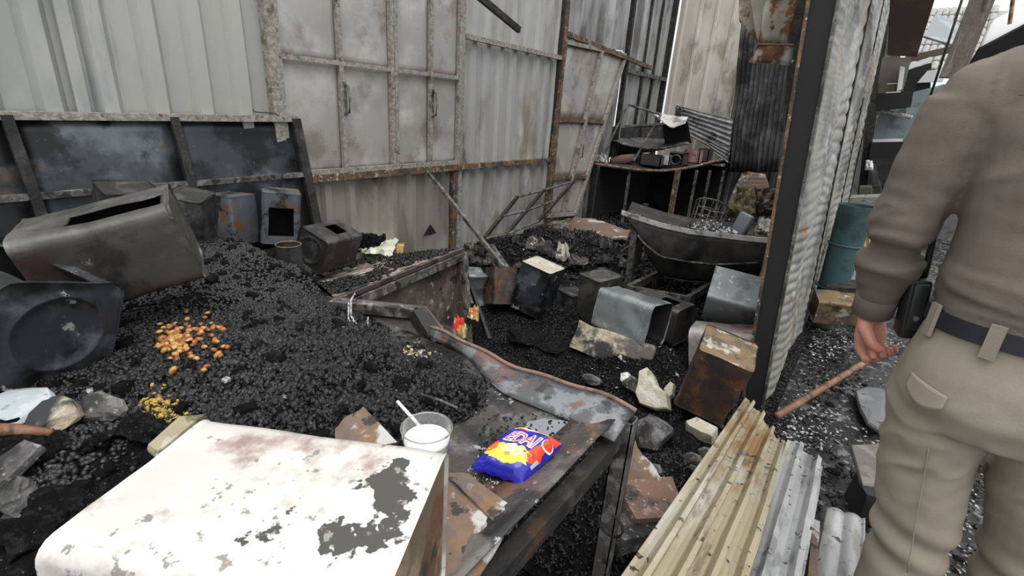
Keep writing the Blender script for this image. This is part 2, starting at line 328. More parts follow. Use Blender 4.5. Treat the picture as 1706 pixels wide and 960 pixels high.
# door_1: racked sheet door
d1 = root('door_1', (WX+.05, 5.7, 0), label='racked metal door leaf with two columns of smoked sheet', kind='structure')
DX = WX+.06
tl = at(940,70,x=DX); tr = at(1041,92,x=DX); bl = at(908,360,x=DX); br = at(957,356,x=DX)
def dq(u, v, off=0): 
    p = (bl*(1-u)+br*u)*(1-v)+(tl*(1-u)+tr*u)*v; return p+V((off,0,0))
us = [0,.56,1]; vsd = [0,.235,.58,1]
for i in range(2):
    for j in range(3):
        def pn(u, v, i=i, j=j): 
            p = dq(us[i]+(us[i+1]-us[i])*u, vsd[j]+(vsd[j+1]-vsd[j])*v); p.x += .012*fbm(p, 2.2, 20+i+j*2)*math.sin(math.pi*u)*math.sin(math.pi*v)-.01; return p
        G().grid(pn, 6, 8, .0015).build('door_panel', MT['pane'], d1, smooth=True)
for u in us: G().beam(dq(u,0,.01), dq(u,1,.01), .04, .05, up=(0,1,0)).build('stile', MT['rustframe'] if u == 0 else MT['frame'], d1)
for v in vsd: G().beam(dq(0,v,.01), dq(1,v,.01), .035, .04).build('rail', MT['rustframe'] if 0 < v < 1 else MT['frame'], d1)
c = dq(.56,.4,.05); G().tube([c+V((0,0,.08)), c+V((.03,0,.07)), c+V((.03,0,-.07)), c+V((0,0,-.08))], .008, 6).build('handle', MT['bar'], d1, smooth=True)

# wall_back
BY = 8.14
wb = root('wall_back', (-2, BY, 0), label='heat-tanned tall corrugated sheet wall closing the far end', kind='structure')
wall_sheet('corrugated_sheet', wb, -3.02, -1.90, 0, 4.0, MT['sheet_tan'], x=BY, pitch=.24, ph=-2.98, w=.03, h=.022, s=.016, seed=30, axis='x')
wall_sheet('corrugated_sheet', wb, -1.95, -.35, 0, 1.35, MT['sheet_black'], x=BY+.1, pitch=.2, ph=-1.9, seed=32, axis='x')

# wall_right: row of leaning posts with crumpled roller-shutter sheets
PY = [2.62, 3.9, 5.2, 6.6]
def pbase(y): return V((-.165, y, 0))
def pdir(z): return V((-.072*z, 0, z))
wr = root('wall_right', (-.165, 4, 0), label='leaning partition of posts and buckled roller shutter sheets', kind='structure')
for k, y in enumerate(PY):
    wd = .10 if k == 0 else .05
    b = pbase(y)
    if k == 0:
        g = G(); g.beam(b+V((-.055,-.01,0)), b+pdir(3.0)+V((-.07,-.01,0)), .10, .012, up=(0,1,0))
        g.build('post_web', MT['black'], wr)
        g = G(); g.beam(b+V((-.105,.0,0)), b+pdir(3.0)+V((-.125,0,0)), .014, .05, up=(0,1,0)); g.build('post_flange', MT['rustframe'], wr)
        g = G(); g.beam(b+V((-.01,.0,0)), b+pdir(3.0)+V((-.01,0,0)), .012, .045, up=(0,1,0)); g.build('post_flange', MT['bar'], wr)
    else:
        G().beam(b, b+pdir(3.0), wd, wd, up=(0,1,0)).build('partition_post', MT['dark'], wr)
for k in range(3):
    y0, y1 = PY[k]+.0, PY[k+1]-.02; sd = 40+k
    nrow = 300
    def sh(u, v, y0=y0, y1=y1, sd=sd):
        y = y0+(y1-y0)*u; z = .02+2.9*v
        zz = z - .55*sst((z-.9)/1.6)*(u-.5)*1.6 + .20*sst((1.1-z)/1.0)*(u-.5) + .03*fbm(V((y*.8, z*1.5, sd)), 1.0, sd) - .10*math.sin(math.pi*u)*(.3 if z < 1 else 1)
        wv = abs((zz/.060) % 1 - .5)*2
        off = .010*(1-wv**2.5) + .05*math.sin(math.pi*u)*fbm(V((y,z,0)), 1.1, sd+2) 
        p = V((-.165, y, 0))+pdir(z); p.x += off + .01 - .035*(1-sst(u*7))
        return p
    G().grid(sh, 18, nrow, .001).build('shutter_sheet', MT['shutter'], wr, smooth=True)

# the charred hanging sheet and leaning corrugated sheets at the far end
def wave_sheet(name, c00, c10, c01, c11, nw, amp, mat, nu=None, nv=10, warp=.03, seed=0, thick=.0015, parent=None, **kw):
    """quad corners; nw waves along u"""
    c00, c10, c01, c11 = map(V, (c00, c10, c01, c11)); nu = nu or nw*8
    nrm = ((c10-c00).cross(c01-c00)).normalized()
    def fn(u, v):
        p = (c00*(1-u)+c10*u)*(1-v)+(c01*(1-u)+c11*u)*v
        return p + nrm*(amp*math.sin(u*nw*2*math.pi) + warp*fbm(p, 2.0, seed))
    return G().grid(fn, nu, nv, thick).build(name, mat, parent, smooth=True, **kw)
wave_sheet('hanging_corrugated_sheet', at(1207,287,y=7.75), at(1318,287,y=7.6), at(1237,30,y=7.8), at(1360,10,y=7.6), 14, .014, MT['sheet_black'], warp=.06, seed=51, label='charred black corrugated sheet hanging at the far end beside tan wall', cat='metal sheet')
wave_sheet('fallen_corrugated_sheet', at(1213,262,y=7.55), at(1222,200,y=7.7), at(1122,212,y=7.9), at(1127,176,y=8.0), 7, .012, MT['sheet_grey'], nv=12, warp=.05, seed=52, label='ash-grey corrugated sheet slumped against the tan wall, upper one', cat='metal sheet')
wave_sheet('fallen_corrugated_sheet', at(1212,272,y=7.4), at(1215,246,y=7.5), at(1172,243,y=7.6), at(1190,236,y=7.6), 4, .012, MT['sheet_grey'], nv=6, warp=.02, seed=53, label='small ash-grey corrugated sheet end poking out below the larger slumped one', cat='metal sheet')

# ------------------------------------------------------------------ heaps (heights first, so that things can rest on them)
def hz_raw(x, y):
    z = .705 + .05*sst((-.64-x)/.12) + .02*sst((-.95-x)/.5)
    z += .025*math.exp(-((x+2.05)/.38)**2-((y-.92)/.18)**2) + .04*math.exp(-((x+1.05)/.25)**2-((y-.6)/.18)**2)
    z -= .05*sst((y-.80)/.2)*sst((x+1.75)/.25)
    z -= .38*sst((y-.98)/.32)*sst((-1.3-x)/.3)
    z += (.026*fbm(V((x,y,0)), 4, 60, 3) + .010*fbm(V((x,y,1)), 16, 61, 3))*sst((-.62-x)/.06)
    return z
def gz_raw(x, y):
    z = .05 + .05*fbm(V((x,y,0)), 2.2, 70, 3) + .025*fbm(V((x,y,2)), 9, 71, 3)
    z += .18*math.exp(-((x+2.45)/.6)**2-((y-4.5)/.5)**2) + .12*math.exp(-((x+2.9)/.25)**2-((y-3.4)/.8)**2)
    z += .15*math.exp(-((x+.95)/.3)**2-((y-2.6)/.25)**2) + .42*math.exp(-((x+.8)/.55)**2-((y-5.2)/.75)**2)
    z += .12*math.exp(-((x+.35)/.3)**2-((y-1.55)/.35)**2) + .10*math.exp(-((x+1.6)/.5)**2-((y-4.2)/.5)**2)
    z *= 1-sst((x+.16)/.2)*.8
    return z
class Field:
    def __init__(s, f, x0, x1, y0, y1, nx, ny):
        s.b = (x0,x1,y0,y1); s.nx, s.ny = nx, ny
        s.h = np.array([[f(x0+(x1-x0)*i/nx, y0+(y1-y0)*j/ny) for j in range(ny+1)] for i in range(nx+1)])
    def __call__(s, x, y):
        x0,x1,y0,y1 = s.b
        u = np.clip((np.asarray(x)-x0)/(x1-x0)*s.nx, 0, s.nx-1e-6); v = np.clip((np.asarray(y)-y0)/(y1-y0)*s.ny, 0, s.ny-1e-6)
        i = u.astype(int); j = v.astype(int); a = u-i; b = v-j; h = s.h
        return (h[i,j]*(1-a)+h[i+1,j]*a)*(1-b)+(h[i,j+1]*(1-a)+h[i+1,j+1]*a)*b
    def mesh(s, name, mat, skip=None, **kw):
        x0,x1,y0,y1 = s.b
        g = G(); g.grid(lambda u, v: (x0+(x1-x0)*u, y0+(y1-y0)*v, s.h[int(round(u*s.nx)), int(round(v*s.ny))]), s.nx, s.ny,
               skip=(lambda u, v: skip(x0+(x1-x0)*u, y0+(y1-y0)*v)) if skip else None)
        return g.build(name, mat, smooth=True, loc=V(((x0+x1)/2,(y0+y1)/2,float(s.h.min()))), **kw)
HF = Field(hz_raw, -2.95, -.58, -.8, 1.5, 190, 184)
GF = Field(gz_raw, -3.06, .04, 1.0, 8.05, 124, 270)
def heap_skip(x, y):
    return (x > -1.62+.06*math.sin(y*30) and y > .985+.01*math.sin(x*23)) 
HF.mesh('charred_heap', MT['char'], heap_skip, kind='stuff', label='black heap of charred beans and ash covering the big table', cat='char heap')
GF.mesh('charred_ground', MT['char'], lambda x, y: x > -.12 and y < 8, kind='stuff', label='black layer of charred debris over the stall floor', cat='debris')

ICO = None
def ico():
    global ICO
    if ICO is None:
        bm = bmesh.new(); bmesh.ops.create_icosphere(bm, subdivisions=1, radius=1)
        bm.verts.ensure_lookup_table(); ICO = (np.array([v.co[:] for v in bm.verts]), np.array([[v.index for v in f.verts] for f in bm.faces])); bm.free()
    return ICO
OCT = (np.array([[1,0,0],[-.9,.2,0],[.1,1,0],[-.1,-1,0],[0,0,1],[0,0,-1]], float), np.array([[0,2,4],[2,1,4],[1,3,4],[3,0,4],[2,0,5],[1,2,5],[3,1,5],[0,3,5]]))
BOX = (np.array([[x,y,z] for z in (-1,1) for x,y in ((-1,-1),(1,-.8),(.8,1),(-1,.9))], float), np.array([[0,2,1],[0,3,2],[4,5,6],[4,6,7],[0,1,5],[0,5,4],[1,2,6],[1,6,5],[2,3,7],[2,7,6],[3,0,4],[3,4,7]]))
def scatter(name, pos, size, asp, shape, mat, smooth=False, tilt=1.0, **kw):
    """one joined mesh of many small pieces. pos Nx3, size N, asp (a,b,c) scale ranges"""
    v0, f0 = shape; N = len(pos)
    A = np.stack([rng.uniform(*a, N) for a in asp], 1)*size[:,None]
    # random rotation, tilt<1 keeps them lying flat
    yaw = rng.uniform(0, 2*np.pi, N); rx = rng.normal(0, tilt, N); ry = rng.normal(0, tilt, N)
    v = v0[None]*A[:,None,:]
    def rot(v, i, j, t):
        c, s = np.cos(t)[:,None], np.sin(t)[:,None]; a = v[...,i]*c - v[...,j]*s; b = v[...,i]*s + v[...,j]*c
        v = v.copy(); v[...,i] = a; v[...,j] = b; return v
    v = rot(v,1,2,rx); v = rot(v,0,2,ry); v = rot(v,0,1,yaw)
    v = v + pos[:,None,:]
    org = np.array([pos[:,0].mean(), pos[:,1].mean(), pos[:,2].min()])
    v = (v-org).reshape(-1,3); f = (f0[None] + (np.arange(N)*len(v0))[:,None,None]).reshape(-1,3)
    me = bpy.data.meshes.new(name); me.vertices.add(len(v)); me.vertices.foreach_set('co', v.astype(np.float32).ravel())
    me.loops.add(f.size); me.loops.foreach_set('vertex_index', f.astype(np.int32).ravel())
    me.polygons.add(len(f)); me.polygons.foreach_set('loop_start', np.arange(0, f.size, 3, dtype=np.int32)); me.polygons.foreach_set('loop_total', np.full(len(f), 3, np.int32))
    me.update(calc_edges=True); me.materials.append(mat)
    if smooth: me.shade_smooth()
    o = bpy.data.objects.new(name, me); COL.objects.link(o); o.location = org
    return tag(o, **kw)
def spread(F, n, x0, x1, y0, y1, keep=None, dz=0):
    x = rng.uniform(x0, x1, n); y = rng.uniform(y0, y1, n)
    if keep is not None: k = keep(x, y); x = x[k]; y = y[k]
    return np.stack([x, y, F(x, y)+dz], 1)
hk = lambda x, y: ~((x > -1.6) & (y > .97)) & (y < 1.25)
bk = lambda x, y: hk(x, y) & (rng.uniform(0,1,len(x)) < np.clip(.62+.30*np.sin(x*11+2*np.sin(y*7))+.25*np.sin(y*13+x*5)-.5*np.clip((x+1.35)/.3,0,1),.12,1))
p = spread(HF, 52000, -2.5, -1.0, -.35, 1.0, bk, .0015)
scatter('charred_beans', p, rng.uniform(.005,.0095,len(p)), ((.9,1.5),(.7,1.0),(.6,.95)), ico(), MT['beans'], smooth=True, kind='stuff', label='thousands of charred black beans spilled over the heap', cat='beans')
p = spread(HF, 17000, -1.55, -.66, .25, .985, None, .001)
scatter('char_crumbs', p, rng.uniform(.003,.010,len(p))*rng.choice([1,1,1,1.8],len(p)), ((.8,1.5),(.6,1.1),(.3,.8)), OCT, MT['flakes'], kind='stuff', label='glossy black char crumbs on the right part of the heap', cat='char')
p = spread(HF, 600, -2.5, -.68, -.5, 1.3, hk, -.002)
scatter('char_lumps', p, rng.uniform(.008,.022,len(p)), ((.8,1.4),(.7,1.1),(.4,.8)), BOX, MT['char'], kind='stuff', label='black char lumps scattered among the beans on the heap', cat='char')
p = spread(GF, 36000, -3.0, -.12, 1.05, 4.6, None, .002)
scatter('ground_char_flakes', p, rng.uniform(.006,.016,len(p)), ((.9,2.0),(.4,.8),(.12,.4)), OCT, MT['flakes'], tilt=.45, kind='stuff', label='black char flakes covering the stall floor between the tins', cat='char')
p = spread(GF, 7000, -3.0, -.2, 3.6, 8.0, None, .004)
scatter('ground_char_chunks', p, rng.uniform(.012,.045,len(p)), ((.9,1.6),(.5,.9),(.15,.6)), OCT, MT['flakes'], tilt=.6, kind='stuff', label='burnt scraps heaped at the far end of the stall floor', cat='char')
p = spread(GF, 1300, -2.9, -.15, 1.3, 6.5, lambda x, y: (np.sin(x*5)+np.sin(y*4+x*3)) > .5, .008)
scatter('ash_specks', p, rng.uniform(.004,.016,len(p))*rng.choice([1,1,1.7],len(p)), ((.9,1.6),(.5,1),(.15,.5)), OCT, MT['ash'], tilt=.5, kind='stuff', label='pale ash specks sprinkled over the black stall floor', cat='ash')
# passage floor: flakes and ash right of the partition
def passz(x, y): return .012+0*np.asarray(x)
p = spread(passz, 7000, -.1, 1.3, 1.0, 5.0, lambda x, y: (np.sin(x*9+1)+np.sin(y*6+x*5)+rng.normal(0,.6,len(x))) > 0)
scatter('passage_char_flakes', p, rng.uniform(.004,.016,len(p)), ((.9,1.8),(.5,.9),(.15,.5)), OCT, MT['flakes'], tilt=.4, kind='stuff', label='char flakes strewn over the wet passage floor', cat='char')
p = spread(passz, 5200, -.08, 1.2, 1.0, 4.4, lambda x, y: (np.sin(x*8+2.5)+np.sin(y*5-x*4+1)+rng.normal(0,.4,len(x))) > .3, .004)
scatter('passage_ash', p, rng.uniform(.004,.014,len(p)), ((.9,1.6),(.5,1),(.1,.4)), OCT, MT['ash'], tilt=.3, kind='stuff', label='pale ash flakes strewn over the passage floor', cat='ash')

# ------------------------------------------------------------------ the big table with raised rim (front)
TZ = .715; TX1 = -.36; TY1 = 1.02; TX0 = -2.75; TY0 = -.9
tb = root('table', (-1.5, .1, 0), 'big rusted metal table carrying the char heap and snack bag', 'table')
def ttop(u, v):
    x = TX0+(TX1-.02-TX0)*u; y = TY0+(TY1-TY0)*v
    return V((x, y, TZ+.0015*fbm(V((x,y,0)), 3, 80)))
MT['tabletop'] = M('scorched_tabletop', (.05,.045,.042), [((.13,.125,.12), 7, .48, .64, 1, (1,1,1), .35), ((.015,.014,.014), 5, .5, .66, 2), ((.16,.08,.05), 6, .62, .76, 3), ((.30,.30,.31), 30, .68, .74, 5)], rough=.4, metal=.2, bump=.2, bscale=60)
G().grid(ttop, 40, 30, .003).build('tabletop', MT['tabletop'], tb, smooth=True)
MT['rim'] = M('blued_rim', (.08,.083,.087), [((.19,.20,.21), 12, .5, .64, 1, (1,1,1), .35), ((.15,.09,.07), 9, .56, .7, 2), ((.03,.03,.03), 9, .56, .7, 3)], rough=.45, metal=.3, bump=.2, bscale=60)
# far rim: bent lip, pinkish edge
def frim(u, v):
    x = -1.06+(TX1+.02+1.06)*u
    bend = .012*math.sin(u*9)+.006*math.sin(u*23)
    wd = .02+.10*sst((u-.2)/.4)
    return V((x, TY1+.03-.012*math.sin(u*5)-wd*(1-v), TZ+.006+.022*v+.6*bend*v+.006*math.sin(math.pi*v)))
frim_o = G().grid(frim, 44, 5, .003).build('far_rim', MT['rim'], tb, smooth=True)
G().tube([frim(t, 1)+V((0,0,.002)) for t in [k/30 for k in range(31)]], .006, 6).build('rim_edge', M('pink_oxide', (.20,.13,.105), [((.12,.075,.06), 18, .5, .66, 1), ((.10,.09,.09), 25, .6, .72, 2)], rough=.85), frim_o, smooth=True)
# right lip: warped sheet edge standing over the frame
def rrim(u, v):
    y = TY0+(TY1-.03-TY0)*u
    wv = .018*math.sin(u*17)+.012*math.sin(u*31+1)
    return V((TX1-.10+.10*v+.3*wv*v, y, TZ+.006+.028*v*v+wv*v*.5))
G().grid(rrim, 60, 4, .003).build('right_lip', MT['tabletop'], tb, smooth=True)
G().beam((TX1-.005, TY0, TZ-.045), (TX1-.005, TY1, TZ-.045), .035, .035).build('side_rail', MT['dark'], tb)
G().beam((TX1-.012, TY0, TZ-.085), (TX1-.012, TY1-.02, TZ-.085), .03, .028).build('side_rail', MT['dark'], tb)
G().beam((TX0, TY1, TZ-.04), (TX1, TY1, TZ-.04), .035, .05).build('end_rail', MT['dark'], tb)
# open square tube leg at the front corner
def sqtube(g, a, b, w, t=.003):
    a = V(a); b = V(b)
    for i, j in ((1,0),(-1,0),(0,1),(0,-1)):
        off = V((i*(w/2-t/2), j*(w/2-t/2), 0)); 
        q = []
        for p in (a, b):
            for sx, sy in ((-1,-1),(1,-1),(1,1),(-1,1)):
                q.append(p+off+V((sx*(t/2 if i else w/2), sy*(t/2 if j else w/2), 0)))
        g.hexa(q)
    return g
sqtube(G(), (TX1+.012, TY1+.012, 0), (TX1+.012, TY1+.012, TZ+.02), .042).build('leg', MT['bar'], tb)
sqtube(G(), (TX1-.015, -.1, 0), (TX1-.015, -.1, TZ-.05), .04).build('leg', MT['dark'], tb)
for x, y in ((TX0+.03, TY1-.03), (TX0+.03, -.8)): sqtube(G(), (x,y,0), (x,y,TZ-.03), .04).build('leg', MT['dark'], tb)
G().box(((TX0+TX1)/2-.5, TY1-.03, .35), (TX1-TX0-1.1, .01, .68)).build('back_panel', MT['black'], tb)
G().box((TX1-.55, .15, .36), (.008, 1.6, .66)).build('inner_panel', MT['dark'], tb)
c = V((TX1+.03, TY1-.03, .43)); G().tube([c+V((.035*math.sin(t), 0, .035*math.cos(t))) for t in [k*.5 for k in range(11)]], .004, 6).build('wire_loop', MT['dark'], tb)
# puddle
pud = [at(px,py,z=TZ+.008) for px,py in ((868,722),(880,703),(906,697),(935,700),(966,708),(950,732),(938,748),(915,742),(890,737))]
g = G(); g.add([p for p in pud]+[p-V((0,0,.006)) for p in pud], [tuple(range(9)), tuple(range(17,8,-1))]+[(k,(k+1)%9,(k+1)%9+9,k+9) for k in range(9)])
g.build('puddle', MT['puddle'], label='shiny water film on the bare metal table behind the snack bag', cat='puddle')
p = np.array([at(px,py,z=TZ+.008)[:] for px,py in [(random.uniform(790,960), random.uniform(760,850)) for _ in range(220)]]); p = p[(p[:,0] < TX1-.03)]
scatter('table_specks', p, rng.uniform(.0015,.005,len(p)), ((.9,1.5),(.6,1),(.3,.6)), OCT, MT['ash'], tilt=.5, kind='stuff', label='pale specks of ash sprinkled on the table beside the snack bag', cat='ash')
p = np.array([at(px,py,z=TZ+.008)[:] for px,py in [(random.uniform(800,980), random.uniform(690,860)) for _ in range(700)]]); p = p[(p[:,0] < TX1-.02)]
scatter('table_crumbs', p, rng.uniform(.0015,.006,len(p)), ((.9,1.5),(.6,1),(.3,.6)), OCT, MT['flakes'], tilt=.5, kind='stuff', label='black crumbs sprinkled on the bare strip of the table', cat='char')
# rusted loose plates on the table next to the white tin
def plate(name, pts, z, mat, th=.004, warp=.008, seed=0, n=8, **kw):
    c = [at(px,py,z=zz) for (px,py), zz in zip(pts, z if hasattr(z,'__len__') else [z]*4)]
    nrm = ((c[1]-c[0]).cross(c[3]-c[0])).normalized()
    def fn(u, v):
        q = (c[0]*(1-u)+c[1]*u)*(1-v)+(c[3]*(1-u)+c[2]*u)*v
        e = 1+.06*fbm(V((u*3,v*3,seed)), 1, seed)
        return q + nrm*warp*fbm(V((u*2,v*2,seed)), 1, seed)
    return G().grid(fn, n, n, th).build(name, mat, smooth=True, autosmooth=40, **kw)
plate('rusted_plate', ((740,788),(782,792),(872,862),(842,892)), TZ+.016, MT['rustsheet'], seed=3, label='rusty plate with a white band lying on the table between tin and lip', cat='metal plate')
plate('rusted_plate', ((745,800),(850,880),(800,960),(740,990)), TZ+.011, MT['rustsheet'], seed=4, label='rusty plate lying lowest on the table by the right edge of the white tin', cat='metal plate')
plate('rusted_plate', ((560,716),(606,678),(662,738),(560,760)), (.80,.835,.82,.80), MT['rustsheet'], seed=6, label='rusty triangular sheet corner sticking out behind the white tin beside the cup', cat='metal plate')

# ------------------------------------------------------------------ tins
def sq_ring(w, r, ns=10, nc=4):
    pts = []
    h = w/2-r
    for q in range(4):
        a0 = q*math.pi/2-math.pi/4
        # side q centred on direction a: +x,+y,-x,-y
        d = [(1,0),(0,1),(-1,0),(0,-1)][q]; t = (-d[1], d[0])
        for k in range(ns): s = -h+2*h*k/ns; pts.append((d[0]*w/2+t[0]*s, d[1]*w/2+t[1]*s))
        cx, cy = d[0]*h+t[0]*h, d[1]*h+t[1]*h; b = math.atan2(d[1], d[0])
        for k in range(nc): a = b+(math.pi/2)*k/nc; pts.append((cx+r*math.cos(a), cy+r*math.sin(a)))
    return pts
def make_tin(Rm, T, label, mat, s=1.0, size=(.24,.24,.35), ends=('ring','ring'), hole=None, dent=.006, seed=0, rad=.022, name='oil_tin', endmat=None, group='square oil tins', crush=None, turn=None):
    """Rm rows from the pose fit (local->world), T box centre. ends=(bottom,top): ring/plain/open; hole=(side,(u0,u1),(v0,v1))"""
    Rm = Matrix(Rm)
    if turn: Rm = Matrix.Rotation(R_(turn[0]), 3, Rm @ V(turn[1])) @ Rm
    T = CAM_C+(V(T)-CAM_C)*s; w = size[0]*s; w2 = size[1]*s; h = size[2]*s; rad *= s
    base = T - Rm @ V((0,0,h/2))
    r = root(name, base, label, 'tin', group, rot=Rm.to_4x4())
    NS, NC = 12, 4; ring = sq_ring(w, rad, NS, NC); n = len(ring); ky = w2/w
    vs_ = [0,.006,.014,.03,.08,.16,.24,.32,.40,.48,.56,.64,.72,.80,.88,.955,.97,.986,.994,1]
    pro = [.012,.012,0,0,0,0,0,0,0,0,0,0,0,0,0,0,0,0,.012,.012]
    def dn(p):
        k = V((p.x, p.y, p.z)); a = dent*fbm(k, 7/s, seed, 3)+dent*1.4*nz(k, 3.5/s, seed+5)
        q = V((p.x, p.y, 0)); q = q.normalized() if q.length > 1e-6 else V((1,0,0))
        o = p + q*a
        if crush: o = crush(o)
        return o
    rings = []
    for t, e in zip(vs_, pro):
        rings.append([dn(V((x*(1+e*.8), y*ky*(1+e*.8), t*h))) for x, y in ring])
    g = G(); fs = []
    for i in range(len(rings)-1):
        for k in range(n):
            if hole:
                sd, (u0,u1), (v0,v1) = hole; q = k//(NS+NC); kk = k % (NS+NC)
                if q == sd and kk < NS:
                    uu = (kk+.5)/NS*2-1; vv = (vs_[i]+vs_[i+1])-1
                    if u0 < uu < u1 and v0 < vv < v1: continue
            fs.append((i*n+k, i*n+(k+1)%n, (i+1)*n+(k+1)%n, (i+1)*n+k))
    g.add([p for rr in rings for p in rr], fs)
    # raised frame round a cut hole
    b = g.build('body', mat, r, smooth=True, autosmooth=35)
    if hole or 'open' in ends:
        gi = G(); gi.add([V((p.x*.985, p.y*.985, h*.02+p.z*.96)) for rr in rings for p in rr], fs)
        if ends[0] != 'open': gi.add([V((p.x*.98, p.y*.98, h*.021)) for p in rings[0]], [tuple(range(n))])
        if ends[1] != 'open': gi.add([V((p.x*.98, p.y*.98, h*.978)) for p in rings[-1]], [tuple(range(n))])
        gi.build('sooted_inside', MT['black'], r, smooth=True, autosmooth=35)
    for zi, kind, nm in ((0, ends[0], 'bottom_plate'), (1, ends[1], 'top_plate')):
        if kind == 'open': continue
        z = h*(.016 if zi == 0 else .984); sg = -1 if zi == 0 else 1
        lv = [(1,0),(.96,0),(.9,0)]
        if kind == 'ring': lv += [(.82,0),(.77,.006),(.73,.006),(.68,0),(.5,0),(.2,0),(.02,0)]
        else: lv += [(.7,0),(.4,0),(.02,0)]
        rr = []
        for t, e in lv:
            c_ = sst((.95-t)/.15) if kind == 'ring' else 0
            L = []
            for x, y in ring:
                a = math.atan2(y, x); rad_ = w/2*t
                px = x*t*(1-c_)+rad_*math.cos(a)*c_; py = y*t*(1-c_)+rad_*math.sin(a)*c_
                p = V((px*.995, py*ky*.995, z + sg*e*s))
                p.z += dent*.8*fbm(V((px,py,zi)), 8, seed+3, 2)*min(1, 4*(1-t))
                if t == 1: p = dn(p)
                elif crush: p = crush(p)
                L.append(p)
            rr.append(L)
        g = G(); g.loft(rr, cap=False); g.add(rr[-1], [tuple(range(n))]); g.build(nm, endmat or mat, r, smooth=True, autosmooth=50)
    return r
S_ = steel
MT['tin_white'] = M('sky_white_tin', (.62,.60,.56), [((.70,.69,.66), 3, .45, .6, 1), ((.36,.31,.26), 5, .55, .72, 2), ((.30,.20,.17), 4.5, .64, .8, 6), ((.055,.052,.048), 5.5, .605, .625, 3, (1,1,1), .6, 0.), ((.25,.23,.21), 40, .66, .74, 4)], rough=.32, metal=.25, bump=.05, bscale=30)  # pale tones paint the bright sky's reflection on the tin into its colour
MT['tin_rustside'] = M('brown_tin_side', (.16,.12,.08), [((.30,.24,.17), 6, .48, .66, 1), ((.15,.075,.04), 7, .58, .7, 2), ((.04,.035,.03), 6, .55, .7, 3)], rough=.6, metal=.2, bump=.15)
MT['tin_dark'] = M('blue_black_tin', (.035,.040,.046), [((.10,.115,.125), 5, .50, .68, 1, (1,1,1), .35), ((.010,.010,.011), 4, .5, .66, 2), ((.10,.055,.03), 5, .66, .8, 3), ((.32,.33,.33), 16, .70, .76, 4)], rough=.42, metal=.3, bump=.08)
MT['tin_grey'] = M('grey_tin', (.072,.068,.062), [((.125,.12,.108), 5, .48, .70, 1), ((.03,.028,.026), 5, .52, .72, 2), ((.24,.22,.19), 16, .72, .82, 4), ((.085,.052,.048), 5, .68, .84, 3)], rough=.42, metal=.35, bump=.08)
MT['tin_heat'] = M('heat_tinted_tin', (.11,.12,.13), [((.17,.095,.05), 9, .54, .7, 1), ((.13,.155,.19), 8, .54, .72, 2), ((.025,.024,.024), 7, .55, .7, 3)], rough=.5, metal=.3, bump=.08)
MT['tin_bluegrey'] = M('blue_grey_tin', (.17,.19,.195), [((.24,.26,.265), 5, .48, .66, 1), ((.10,.11,.115), 5, .55, .7, 2), ((.34,.33,.31), 14, .64, .74, 4)], rough=.42, metal=.3, bump=.06)
MT['tin_pink'] = M('mauve_tin', (.24,.21,.20), [((.34,.32,.31), 7, .48, .64, 1), ((.20,.10,.10), 5, .56, .7, 2), ((.05,.045,.045), 6, .62, .76, 3)], rough=.5, metal=.25, bump=.08)
MT['tin_rust'] = M('rust_mottled_tin', (.06,.038,.032), [((.13,.062,.028), 8, .52, .66, 1), ((.035,.028,.028), 6, .5, .66, 2), ((.22,.13,.055), 12, .66, .76, 3)], rough=.6, metal=.15, bump=.15)
MT['tin_rustlid'] = M('rust_gold_lid', (.17,.115,.06), [((.09,.07,.055), 9, .48, .64, 1), ((.40,.37,.30), 9, .58, .72, 2), ((.05,.045,.04), 8, .6, .74, 3)], rough=.6, metal=.2, bump=.12)
MT['tin_cream'] = M('cream_lid', (.42,.40,.31), [((.50,.48,.40), 9, .48, .64, 1), ((.22,.18,.10), 10, .6, .74, 2)], rough=.6, bump=.1)
MT['tin_black'] = M('black_tin', (.028,.027,.027), [((.07,.068,.066), 8, .5, .68, 1), ((.12,.115,.11), 14, .66, .76, 2)], rough=.5, metal=.25, bump=.1)
make_tin([[0.474,0.013,0.881],[-0.88,-0.023,0.474],[0.026,-1.0,0.001]], (-0.465,0.209,0.895), 'whitish scorched tin lying on its side in the foreground', MT['tin_white'], ends=('plain','plain'), endmat=MT['tin_rustside'], dent=.004, seed=1)
make_tin([[-0.376,0.847,0.376],[-0.089,-0.437,0.895],[0.922,0.303,0.239]], (-1.671,0.422,0.999), 'large grey-brown tin lying with a long torn opening, behind the blue-black one', MT['tin_grey'], ends=('open','plain'), hole=(0,(-.25,.8),(-.3,.85)), dent=.007, seed=2, rad=.03, turn=(24,(0,0,1)))
make_tin([[0.258,0.083,0.962],[-0.923,-0.273,0.271],[0.286,-0.958,0.006]], (-1.593,0.175,0.908), 'blue-black tin at the left edge with ring-embossed end and torn top', MT['tin_dark'], ends=('plain','ring'), hole=(3,(-.75,.8),(-.9,.85)), dent=.005, seed=3, rad=.035, turn=(-7,(1,0,0)))
make_tin([[0.943,-0.332,-0.029],[0.333,0.943,0.023],[0.02,-0.031,0.999]], (-3.668,1.625,0.556), 'upright tin with rust and blue heat tints below the leaning panel', MT['tin_heat'], s=.77, ends=('ring','plain'), seed=4)
make_tin([[.46,-.885,.05],[.885,.46,.09],[-.10,.0,.995]], at(468,359,x=-2.70), 'upright grey tin with a square hole cut in its front side', MT['tin_heat'], size=(.2,.2,.285), ends=('ring','plain'), hole=(3,(-.85,.85),(-.72,.42)), seed=5)
make_tin([[-0.907,-0.338,0.252],[-0.221,-0.126,-0.967],[0.358,-0.933,0.039]], (-2.916,1.902,0.466), 'dark tin lying tipped with a square hole on top and round embossed end', MT['tin_black'], s=.84, ends=('ring','ring'), hole=(3,(-.45,.7),(-.58,.15)), seed=6, dent=.003)
